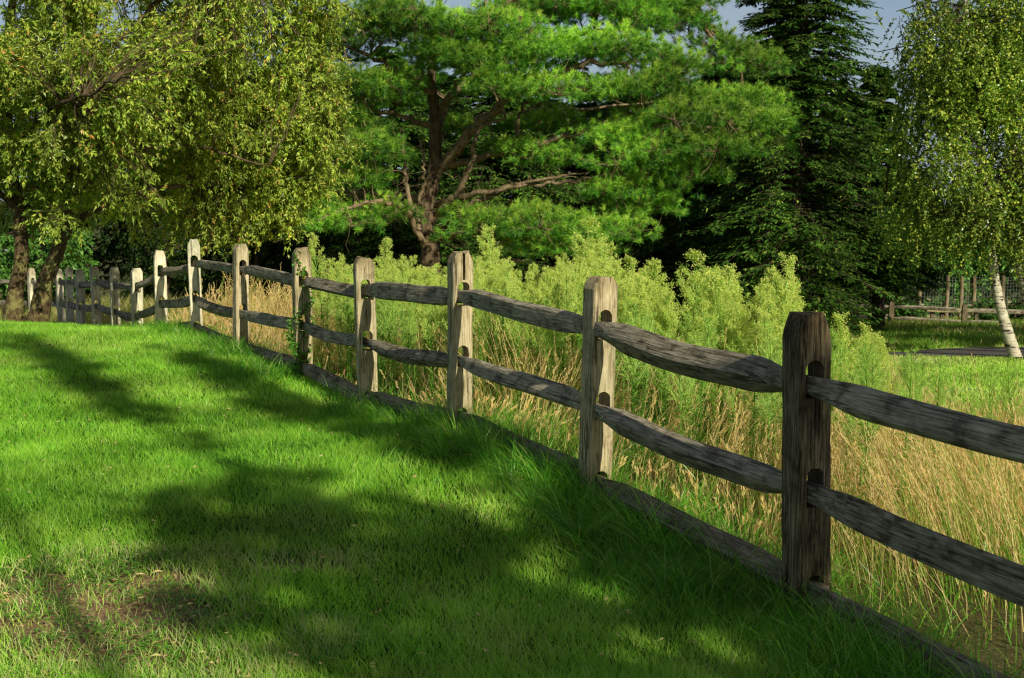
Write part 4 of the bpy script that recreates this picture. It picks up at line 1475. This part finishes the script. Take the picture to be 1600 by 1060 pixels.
def tall_dry():
    """golden meadow grass"""
    g = Geo()
    n = 140000
    y = 3.4 + 15.5 * rng.random(n) ** 1.15
    x = -7 + 15 * rng.random(n)
    fdv = fence_dist(x, y)
    mead = meadow(x, y, fdv)
    gold = fbm(x, y, 1.6, 21)
    weedzone = np.clip(np.exp(-(((x + 1.1) / 1.3) ** 2 + ((y - 11.8) / 2.0) ** 2)) + .8 * np.exp(-(((x - .9) / .5) ** 2 + ((y - 8.6) / 1.2) ** 2)) + .6 * np.exp(-(((x - 1.0) / 2.5) ** 2 + ((y - 13.5) / 2.0) ** 2)), 0, 1)
    dens = np.clip(.25 + 1.5 * gold, 0, 1) * (1 - .85 * weedzone) * .7
    dens = np.where((y < 5.4) & (fdv > .15), dens * .4, dens)
    k = (mead > .5) & (fdv > .12) & (fdv < 9) & view_ok(x, y, 1.3) & (rng.random(n) < dens)
    x, y, fdv, gold = x[k], y[k], fdv[k], gold[k]
    n = len(x)
    edge = np.clip(fdv / .6, .35, 1)
    thin = np.where((x > 2.5) & (y > 10.5), .72, 1.0)
    L = (.36 + .52 * rng.random(n) ** 1.2) * edge * thin * (.62 + .7 * vnoise(x, y, .7, 8))
    W = .0036 * (1 + (y - 4) * .09)
    ang = rng.uniform(0, 2 * PI, n)
    wa = vnoise(x, y, 1.1, 33) * 6.28 * 1.5
    tl = rng.uniform(0, .25, n)
    lean = rng.uniform(.0, .28, n) + .7 * (rng.random(n) > .93)
    d0 = norm(np.stack([np.cos(ang) * tl + np.cos(wa) * lean, np.sin(ang) * tl + np.sin(wa) * lean, np.ones(n)], -1))
    b = rng.uniform(.02, .38, n)
    bend = np.stack([np.cos(wa + ang * .2) * b, np.sin(wa + ang * .2) * b, -b * .4], -1)
    green = (rng.random(n) < .20 + .3 * np.clip((6.2 - y) / 1.2, 0, 1) + .8 * np.clip(.42 - gold, 0, .3) + .35 * np.exp(-((y - 8.5) / 1.5) ** 2 - ((x - 4.2) / 1.0) ** 2)) & True
    rv = np.where(green, rng.uniform(0, .25, n), rng.uniform(.32, 1, n))
    P = blades(g, np.stack([x, y, GF(x, y) - .01], -1), d0, bend, L, W, 5, rv, tipw=.35, p=.4)
    # seed heads on half the stalks
    hd = (rng.random(n) < .6) & (~green)
    S = P[hd]
    K_ = 9
    m_ = len(S)
    tt = np.tile(np.linspace(.80, 1.0, K_), m_) * 5
    src = np.repeat(np.arange(m_), K_)
    i0 = np.minimum(tt.astype(int), 4)
    fr = (tt - i0)[:, None]
    p = S[src, i0] * (1 - fr) + S[src, i0 + 1] * fr
    ax = norm(S[src, 5] - S[src, 4])
    d = norm(ax + .45 * rand_unit(len(src)))
    leaves(g, p, d, rand_unit(len(src)), np.repeat(rng.uniform(.018, .04, m_), K_), .006 * (1 + (p[:, 1] - 4) * .08), np.repeat(rng.uniform(.4, 1, m_), K_))
    o = g.build('tall_dry_grass', M['dry'])
    tag(o, 'tall golden seeding grass of the unmown meadow behind the fence', 'grass', kind='stuff')
    print('dry', n)


tall_dry()


def under():
    """green undergrowth between the dry stalks"""
    g = Geo()
    n = 90000
    y = 3.4 + 16 * rng.random(n) ** 1.3
    x = -7 + 15 * rng.random(n)
    fdv = fence_dist(x, y)
    mead = meadow(x, y, fdv)
    pt = fbm(x, y, .9, 55)
    k = (mead > .5) & (fdv > .02) & view_ok(x, y, 1.3) & (rng.random(n) < np.clip((pt - .2) * 2.2, .1, 1))
    x, y, pt, fdv = x[k], y[k], pt[k], fdv[k]
    n = len(x)
    L = .12 + .55 * rng.random(n) * pt
    W = .006 * (1 + (y - 4) * .07)
    ang = rng.uniform(0, 2 * PI, n)
    tl = rng.uniform(.05, .6, n)
    d0 = norm(np.stack([np.cos(ang) * tl, np.sin(ang) * tl, np.ones(n)], -1))
    b = rng.uniform(.1, .6, n)
    bend = np.stack([np.cos(ang) * b, np.sin(ang) * b, -b * .6], -1)
    blades(g, np.stack([x, y, GF(x, y) - .01], -1), d0, bend, L, W, 3, np.clip(rng.normal(.55, .25, n), 0, 1))
    o = g.build('meadow_undergrowth', M['long'])
    tag(o, 'green undergrowth showing between the dry meadow stalks', 'undergrowth', kind='stuff')


under()


def far_lawn():
    g = Geo()
    n = 170000
    y = 12.5 + 16.5 * rng.random(n) ** 1.2
    x = 1 + 12 * rng.random(n)
    fdv = fence_dist(x, y)
    k = (meadow(x, y, fdv) < .5) & (fdv > .3) & view_ok(x, y, .6)
    x, y = x[k], y[k]
    n = len(x)
    L = .045 + .03 * rng.random(n)
    ang = rng.uniform(0, 2 * PI, n)
    tl = rng.uniform(.1, .8, n)
    d0 = norm(np.stack([np.cos(ang) * tl, np.sin(ang) * tl, np.ones(n)], -1))
    # keep the driveway clear
    dm = np.min(np.abs(Vd[:, :, 1][[0, -1]][:, None, :] * 0), axis=(0, 2))
    nearY = np.interp(x, A[:, 0], A[:, 1])
    farY = np.interp(x, B[:, 0], B[:, 1])
    wv = .35 * vnoise(x, y, .8, 88)
    ok = ~((y > nearY + wv - .1) & (y < farY + .05) & (x > A[0, 0] + .5))
    x, y, L, d0 = x[ok], y[ok], L[ok], d0[ok]
    n = len(x)
    blades(g, np.stack([x, y, GF(x, y) - .008], -1), d0, d0 * 0 + [.1, .1, -.1], L, .016, 1, np.clip(.2 + .3 * rng.random(n) + .6 * fbm(x, y, 2.5, 6), 0, .95))
    tag(g.build('mown_grass', M['lawn']), 'sunlit mown grass beyond the meadow, in front of the driveway', 'grass', kind='stuff')


far_lawn()


def rough():
    """rough grass bank in shade below the far rail fence"""
    g = Geo()
    n = 80000
    y = 27 + 26 * rng.random(n)
    x = 1 + 21 * rng.random(n)
    nearY = np.interp(x, A[:, 0], A[:, 1])
    farY = np.interp(x, B[:, 0], B[:, 1])
    k = ~((y > nearY - .3) & (y < farY - .2 + .7 * vnoise(x, y, 1.1, 90)) & (x > A[0, 0])) & (y > farY - .3) & view_ok(x, y, 1.5)
    x, y = x[k], y[k]
    n = len(x)
    t_ = fbm(x, y, 2.5, 61)
    bank = np.clip((y - 36) / 5, 0, 1) * np.clip((46 - y) / 3, 0, 1)
    L = (.10 + .12 * rng.random(n)) + (.45 * rng.random(n) + .15) * bank * t_
    ang = rng.uniform(0, 2 * PI, n)
    d0 = norm(np.stack([np.cos(ang) * .35, np.sin(ang) * .35, np.ones(n)], -1))
    b = rng.uniform(.1, .5, n)
    rv = np.where(rng.random(n) < np.clip((t_ - .45) * 2.0, .03, .4), rng.uniform(.3, .6, n), rng.uniform(0, .12, n))  # blade tones dimmed, part of the bank's shade is in the colour
    blades(g, np.stack([x, y, GF(x, y) - .01], -1), d0, np.stack([np.cos(ang) * b, np.sin(ang) * b, -b * .5], -1), L, .03, 2, rv)
    tag(g.build('rough_grass', M['dry']), 'rough shaded grass bank below the far rail fence', 'grass', kind='stuff')
    g = Geo()
    n = 40000
    y = 19 + 17 * rng.random(n)
    x = -14 + 16 * rng.random(n)
    k = fence_dist(x, y) > .2
    x, y = x[k], y[k]
    n = len(x)
    L = .35 + .5 * rng.random(n)
    ang = rng.uniform(0, 2 * PI, n)
    d0 = norm(np.stack([np.cos(ang) * .25, np.sin(ang) * .25, np.ones(n)], -1))
    blades(g, np.stack([x, y, GF(x, y) - .01], -1), d0, np.stack([np.cos(ang) * .25, np.sin(ang) * .25, np.full(n, -.15)], -1), L, .014, 3, np.where(rng.random(n) < .5, rng.uniform(.3, 1, n), rng.uniform(0, .3, n)))
    tag(g.build('dry_meadow_grass', M['dry']), 'dry grass under the pine beyond the far fence posts', 'grass', kind='stuff')


rough()


def clover():
    """low clover and leaf bits on the bare patch"""
    g = Geo()
    n = 9000
    x = rng.uniform(-2.6, -.4, n)
    y = rng.uniform(4.2, 6.4, n)
    bp = bare(x, y)
    cl = vnoise(x, y, .16, 77)
    k = (bp > .03) & (cl > .45)
    x, y = x[k], y[k]
    n = len(x)
    p0 = np.stack([x, y, GF(x, y) + rng.uniform(.0, .022, n)], -1)
    for q in range(3):
        a = q * 2.1 + rng.uniform(0, 6.28, n) * 0 + x * 90
        d = np.stack([np.cos(a), np.sin(a), rng.uniform(-.1, .3, n)], -1)
        leaves(g, p0, d, np.tile([0, 0, 1.0], (n, 1)) + .2 * rand_unit(n), .014, .012, np.clip(rng.normal(.4, .2, n), 0, 1), fold=.05, wide=.6)
    tag(g.build('clover_patch', M['weedleaf']), 'low clover spreading over the bare brown earth of the lawn', 'clover', kind='stuff')
    g = Geo()
    n = 420
    x = rng.uniform(-2.6, .2, n)
    y = rng.uniform(4.2, 6.6, n)
    k = bare(x, y) > .02
    x, y = x[k], y[k]
    n = len(x)
    a = rng.uniform(0, 6.28, n)
    leaves(g, np.stack([x, y, GF(x, y) + .012], -1), np.stack([np.cos(a), np.sin(a), .1 * rng.normal(size=n)], -1), np.tile([0, 0, 1.0], (n, 1)) + .3 * rand_unit(n), rng.uniform(.03, .06, n), .016, rng.uniform(.6, 1, n))
    tag(g.build('fallen_leaves', M['dry']), 'scattered dry leaf bits on the bare brown earth', 'leaves', kind='stuff')


clover()


def lawn_litter():
    g = Geo()
    n = 260
    y = 4.2 + 9 * rng.random(n) ** 1.3
    x = rng.uniform(-1, 1, n) * (y * .38)
    k = fence_dist(x, y) < -.15
    x, y = x[k], y[k]
    for q in range(2):
        a = rng.uniform(0, 6.28, len(x))
        leaves(g, np.stack([x, y, GF(x, y) + rng.uniform(.03, .06, len(x))], -1), np.stack([np.cos(a), np.sin(a), .2 * rng.normal(size=len(x))], -1), rand_unit(len(x)), rng.uniform(.012, .035, len(x)), .010, rng.uniform(.6, 1, len(x)))
    tag(g.build('lawn_litter_leaves', M['dry']), 'tiny fallen leaf bits lying in the lawn', 'leaves', kind='stuff')


lawn_litter()


# ------------------------------------------------------------------ tall flowering weeds
def weed_meshes(seed, H, full):
    r = np.random.default_rng(seed)
    gs, gl, gf = Geo(), Geo(), Geo()
    z = np.linspace(0, H, 12)
    stem = np.stack([.03 * np.sin(z * 2 + seed) * z, .03 * np.cos(z * 1.7 + seed) * z, z], -1)
    tubes(gs, stem, np.linspace(.006, .0025, 12), 4)
    # linear leaves
    n = 170
    f = r.uniform(.08, .68, n)
    p = np.stack([np.interp(f * H, z, stem[:, 0]), np.interp(f * H, z, stem[:, 1]), f * H], -1)
    a = r.uniform(0, 6.28, n)
    d = norm(np.stack([np.cos(a), np.sin(a), r.uniform(.1, .9, n)], -1))
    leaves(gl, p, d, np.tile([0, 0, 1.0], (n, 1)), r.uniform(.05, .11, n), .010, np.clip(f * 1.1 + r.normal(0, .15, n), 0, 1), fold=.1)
    # panicle
    nb = int(36 * full)
    fb = r.uniform(.52, .985, nb)
    ab = r.uniform(0, 6.28, nb)
    env = np.clip((1 - fb) / .5, 0, 1)
    lb = H * (.03 + .17 * env ** .8 * r.uniform(.7, 1.1, nb)) * (.75 + .35 * full)
    s0 = np.stack([np.interp(fb * H, z, stem[:, 0]), np.interp(fb * H, z, stem[:, 1]), fb * H], -1)
    up = r.uniform(1.1, 2.4, nb)
    dv = norm(np.stack([np.cos(ab), np.sin(ab), up], -1))
    tq = np.linspace(0, 1, 5)
    B_ = s0[:, None] + dv[:, None] * (lb[:, None] * tq[None])[..., None]
    B_[..., 2] += lb[:, None] * .12 * tq[None] ** 2
    tubes(gs, B_, np.broadcast_to(np.linspace(.0026, .0012, 5), (nb, 5)), 3, .85)
    # side branchlets with heads
    K_ = 20
    src = np.repeat(np.arange(nb), K_)
    n = len(src)
    tt = r.uniform(.3, 1, n) ** .8
    p = s0[src] + dv[src] * (lb[src] * tt)[:, None]
    sd = norm(r.normal(size=(n, 3)) + dv[src] * .9 + [0, 0, .3])
    sl = r.uniform(.012, .062, n) * (1.25 - tt) * (.42 + 4 * lb[src])
    q = p + sd * sl[:, None]
    tubes(gs, np.stack([p, q], 1), np.broadcast_to(np.array([.001, .0008]), (n, 2)), 3, 1.0)
    for rep in range(3):
        hp = p + sd * (sl * r.uniform(.4, 1.05, n))[:, None] + r.normal(size=(n, 3)) * .007
        hd = norm(r.normal(size=(n, 3)) * .5 + sd + [0, 0, .4])
        w = r.uniform(.0048, .0082, n)
        leaves(gf, hp, hd, norm(r.normal(size=(n, 3))), w * 1.5, w, np.clip(r.normal(.55, .22, n) + .15 * (p[:, 2] / H - .75), 0, 1), fold=.35)
    tn = 120
    tz = H * (1 - .16 * r.random(tn))
    hp2 = np.stack([np.interp(tz, z, stem[:, 0]), np.interp(tz, z, stem[:, 1]), tz], -1) + r.normal(size=(tn, 3)) * .012 * (1 + 3 * (H - tz) / .24)[:, None] * [1, 1, .4]
    leaves(gf, hp2, norm(r.normal(size=(tn, 3)) + [0, 0, .6]), norm(r.normal(size=(tn, 3))), .012, .008, np.clip(r.normal(.6, .2, tn), 0, 1), fold=.35)
    # tiny bracts
    hp = p + sd * (sl * r.uniform(.1, .9, n))[:, None]
    leaves(gl, hp, norm(r.normal(size=(n, 3))), norm(r.normal(size=(n, 3))), .022, .004, np.clip(r.normal(.8, .2, n), 0, 1))
    return gs, gl, gf


variants = []
for k, (H, full) in enumerate([(1.0, 1.0), (1.0, 1.25), (1.0, .8), (1.0, 1.1), (1.0, .95), (1.0, 1.4)]):
    gs, gl, gf = weed_meshes(40 + k, 1.5, full)
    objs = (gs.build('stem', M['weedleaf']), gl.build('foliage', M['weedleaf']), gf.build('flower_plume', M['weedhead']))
    for o in objs:
        col.objects.unlink(o)
    variants.append(objs)


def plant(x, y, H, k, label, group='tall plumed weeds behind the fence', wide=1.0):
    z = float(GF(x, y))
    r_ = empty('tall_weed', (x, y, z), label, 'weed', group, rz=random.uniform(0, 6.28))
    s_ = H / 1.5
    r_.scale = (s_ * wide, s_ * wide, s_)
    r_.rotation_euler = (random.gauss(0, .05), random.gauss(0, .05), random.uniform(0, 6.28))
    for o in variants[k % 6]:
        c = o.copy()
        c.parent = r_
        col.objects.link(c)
    return r_


# skyline of the weeds in the photo: pixel x, pixel y of the plume tips
sky_px = [(490, 400), (515, 372), (560, 398), (610, 378), (650, 396), (700, 392), (735, 402), (770, 372), (810, 402), (860, 398), (905, 372), (925, 358), (960, 392), (990, 405), (1030, 420), (1060, 446), (1078, 452), (1095, 402), (1130, 400), (1160, 432), (1185, 418), (1205, 405), (1235, 428), (1250, 470), (1300, 505), (1340, 510), (1375, 524), (1410, 556), (1440, 590)]
sx = np.array([p[0] for p in sky_px])
sy = np.array([p[1] for p in sky_px])
count = 0
common = 'pale green plumed weed in the thick stand behind the fence'
tries = 0
while count < 240 and tries < 6000:
    tries += 1
    px = random.uniform(480, 1425)
    # nearest rows stand farther from the camera towards the left
    Ymin = np.interp(px, [480, 700, 900, 1050, 1250, 1300, 1430], [12.6, 10.2, 9.0, 8.3, 7.9, 9.5, 11.5])
    Ymax = np.interp(px, [480, 700, 900, 1050, 1250, 1300, 1430], [16.5, 15.5, 14.5, 12.0, 10.3, 12, 13])
    Y = random.uniform(Ymin, Ymax)
    x = (px - CX) / F_PX * Y
    if fence_dist(np.array([x]), np.array([Y]))[0] < .35:
        continue
    if px > 1040 and random.random() < .35:
        continue
    if 1048 < px < 1092:
        continue
    yt = np.interp(px, sx, sy) + 14 + abs(random.gauss(0, 24)) + (22 if Y < (Ymin + Ymax) / 2 else 0) * random.random()
    tip = at(px, yt, Y)
    H = tip[2] - float(GF(x, Y))
    if H < .75 or H > 2.2:
        continue
    plant(x, Y, H, random.randrange(6), common, wide=random.uniform(.8, 1.15) * (1.15 if px > 1050 else 1.0))
    count += 1
# the plumes one can tell apart on the skyline
for (px, yt, Y, k, wd, l_) in [(515, 366, 13.6, 0, 1.0, 'slim plumed weed rising beside the vine covered post'), (611, 374, 14.0, 3, 1.0, 'plumed weed rising over the fourth fence post'), (770, 358, 13.2, 1, 1.1, 'tall plumed weed just right of the split topped post'),
                               (928, 345, 12.4, 5, 1.2, 'tallest plumed weed standing out against the low pine bough'), (1113, 396, 8.9, 5, 1.3, 'broad bright plume alone against the dark hemlock'), (1150, 430, 8.8, 1, 1.2, 'plume leaning right of the broad bright one'), (1203, 402, 8.8, 3, 1.1, 'pointed bright plume left of the nearest post'),
                               (1085, 470, 9.0, 2, 1.1, 'thin weed filling the gap in the stand'), (1225, 440, 8.9, 0, 1.3, 'bushy plume behind the shoulder of the nearest post'), (1308, 494, 9.2, 3, 1.4, 'plume showing just right of the nearest post'), (1342, 510, 9.4, 5, 1.4, 'second plume to the right of the nearest post'), (1376, 525, 9.8, 1, 1.3, 'last low plume before the open mown grass'), (1020, 412, 10.2, 1, 1.25, 'rounded plume at the left of the dark gap'), (985, 405, 10.6, 5, 1.2, 'rounded plume above the second post')]:
    x = (px - CX) / F_PX * Y
    tip = at(px, yt, Y)
    plant(x, Y, tip[2] - float(GF(x, Y)), k, l_, wide=wd)
print('weeds', count)
# younger leafy weeds standing in the dry grass, not yet in flower
young = [(1040, 600, 7.9), (1010, 585, 8.2), (1150, 640, 7.4), (1120, 590, 8.3), (1210, 640, 7.2), (1330, 640, 7.0), (1370, 625, 7.6), (1180, 560, 8.6), (965, 560, 8.8), (860, 520, 10.0), (640, 520, 11.5), (610, 530, 11.2), (670, 500, 12.0), (540, 520, 12.6), (590, 505, 12.8),
         (1445, 640, 8.0), (1560, 660, 8.2), (1590, 640, 8.8), (1530, 690, 7.4), (1280, 600, 8.4), (1075, 560, 8.8), (700, 480, 12.4), (790, 470, 11.6), (1240, 780, 6.6), (1420, 720, 6.6), (560, 500, 13.4), (1100, 660, 7.1), (1350, 780, 6.0)]
young += [(random.uniform(900, 1560), 600, random.uniform(6.4, 9.6)) for _ in range(26)] + [(random.uniform(510, 880), 500, random.uniform(9.5, 13)) for _ in range(20)]
for q, (px, py, Y) in enumerate(young):
    x = (px - CX) / F_PX * Y
    if fence_dist(np.array([x]), np.array([Y]))[0] < .2:
        continue
    H = random.uniform(.75, 1.1)
    z = float(GF(x, Y))
    r_ = empty('young_weed', (x, Y, z), 'dark leafy weed stem without flowers among the dry meadow grass', 'weed', 'young weeds in the dry grass', rz=random.uniform(0, 6))
    r_.scale = (H * .75, H * .75, H * .64)
    for o in variants[q % 6][:2]:
        c = o.copy()
        c.parent = r_
        col.objects.link(c)

# ------------------------------------------------------------------ vine on a post, straw tussock
pv = PW[4]
g = Geo()
gl = Geo()
root = empty('climbing_vine', pv, 'small leafed green vine climbing the fifth post from the right', 'vine')
for s_ in range(5):
    tq = np.linspace(0, 1, 26)
    an = -1.9 + .8 * np.sin(tq * 5 + s_ * 1.4) + .25 * s_
    hz = tq * (.45 + .17 * s_)
    P = np.stack([.095 * np.cos(an) - .02, .095 * np.sin(an), hz], -1)
    tubes(g, P, np.linspace(.006, .002, 26), 4)
    n = 90
    k = rng.integers(0, 26, n)
    p = P[k] + rng.normal(size=(n, 3)) * .018
    d = norm(rand_unit(n) + np.stack([np.cos(an[k]), np.sin(an[k]), np.full(n, -.2)], -1))
    leaves(gl, p, d, rand_unit(n), rng.uniform(.025, .055, n), .026, np.clip(rng.normal(.5, .25, n), 0, 1))
g.build('stem', M['limb'], root)
gl.build('foliage', M['vine'], root)

tp = hit(118, 505)
g = Geo()
n = 5200
a = rng.uniform(0, 6.28, n)
rr = np.abs(rng.normal(0, .28, n))
cx, cy = at(122, 505, 23.6)[0], 23.6
x, y = cx + np.cos(a) * rr, cy + np.sin(a) * rr
d0 = norm(np.stack([np.cos(a) * .9, np.sin(a) * .9, np.full(n, 1.0)], -1))
blades(g, np.stack([x, y, GF(x, y)], -1), d0, np.stack([np.cos(a) * .5, np.sin(a) * .5, np.full(n, -.9)], -1), rng.uniform(.45, .85, n), .009, 5, rng.uniform(.55, .95, n), tipw=.3)
tus = g.build('grass_tussock', M['dry'])
tus.location = (0, 0, 0)
tag(tus, 'pale straw tussock of dead grass beside the far fence posts', 'grass tussock')

# ------------------------------------------------------------------ sky, sun, camera
SUN_AZ_FROM = math.radians(28)      # the sun stands behind the camera, this far round to the right
SUN_EL = math.radians(31)
to_sun = np.array([math.sin(SUN_AZ_FROM) * math.cos(SUN_EL), -math.cos(SUN_AZ_FROM) * math.cos(SUN_EL), math.sin(SUN_EL)])
w = bpy.data.worlds.new('World')
bpy.context.scene.world = w
w.use_nodes = True
nt = w.node_tree
nt.nodes.clear()
sky = nt.nodes.new('ShaderNodeTexSky')
sky.sky_type = 'NISHITA'
sky.sun_disc = False
sky.sun_elevation = SUN_EL
sky.sun_rotation = math.atan2(to_sun[0], to_sun[1])
tc = nt.nodes.new('ShaderNodeTexCoord')
mp = nt.nodes.new('ShaderNodeMapping')
mp.inputs['Scale'].default_value = (1, 1, 2.6)
no = nt.nodes.new('ShaderNodeTexNoise')
no.inputs['Scale'].default_value = 3.2
no.inputs['Detail'].default_value = 7
no.inputs['Roughness'].default_value = .55
nt.links.new(tc.outputs['Generated'], mp.inputs[0])
nt.links.new(mp.outputs[0], no.inputs['Vector'])
cr = ramp(nt, [(.35, (3.0, 4.3, 5.8)), (.55, (4.2, 5.2, 6.4)), (.72, (5.8, 6.3, 6.8))], no.outputs['Fac'])
mx = nt.nodes.new('ShaderNodeMix')
mx.data_type = 'RGBA'
mx.inputs['Factor'].default_value = .7
nt.links.new(sky.outputs[0], mx.inputs['A'])
nt.links.new(cr.outputs[0], mx.inputs['B'])
bgn = nt.nodes.new('ShaderNodeBackground')
bgn.inputs['Strength'].default_value = .07
sz = nt.nodes.new('ShaderNodeSeparateXYZ')
nt.links.new(tc.outputs['Generated'], sz.inputs[0])
hr = ramp(nt, [(0, (1.25, 1.25, 1.25)), (.16, (1.15, 1.15, 1.15)), (.38, (.6, .6, .6)), (1, (.5, .5, .5))], sz.outputs['Z'])
mh = nt.nodes.new('ShaderNodeMix')
mh.data_type = 'RGBA'
mh.blend_type = 'MULTIPLY'
mh.inputs['Factor'].default_value = 1
nt.links.new(mx.outputs['Result'], mh.inputs['A'])
nt.links.new(hr.outputs[0], mh.inputs['B'])
nt.links.new(mh.outputs['Result'], bgn.inputs['Color'])
wo = nt.nodes.new('ShaderNodeOutputWorld')
nt.links.new(bgn.outputs[0], wo.inputs[0])

sl = bpy.data.lights.new('sun', 'SUN')
sl.energy = 5.0
sl.angle = math.radians(.5)
sl.color = (1.0, .97, .76)
so = bpy.data.objects.new('sun', sl)
col.objects.link(so)
from mathutils import Vector
so.rotation_euler = Vector([float(v) for v in to_sun]).to_track_quat('Z', 'Y').to_euler()

cam = bpy.data.cameras.new('camera')
cam.sensor_width = 36
cam.lens = F_PX / 1600 * 36
cam.clip_end = 3000
cam.clip_start = .1
cam.dof.use_dof = True
cam.dof.focus_distance = 8.0
cam.dof.aperture_fstop = 9
co = bpy.data.objects.new('camera', cam)
col.objects.link(co)
co.location = (0, 0, EYE)
co.rotation_euler = (PI / 2 - PITCH, 0, 0)
sc = bpy.context.scene
sc.camera = co
sc.render.engine = 'CYCLES'
sc.view_settings.view_transform = 'Standard'
sc.view_settings.look = 'None'
sc.view_settings.exposure = 0
sc.cycles.use_denoising = True
sc.cycles.denoising_input_passes = 'RGB_ALBEDO_NORMAL'
sc.cycles.denoising_prefilter = 'ACCURATE'
sc.cycles.filter_width = 1.2
sc.cycles.max_bounces = 6
sc.cycles.transparent_max_bounces = 4
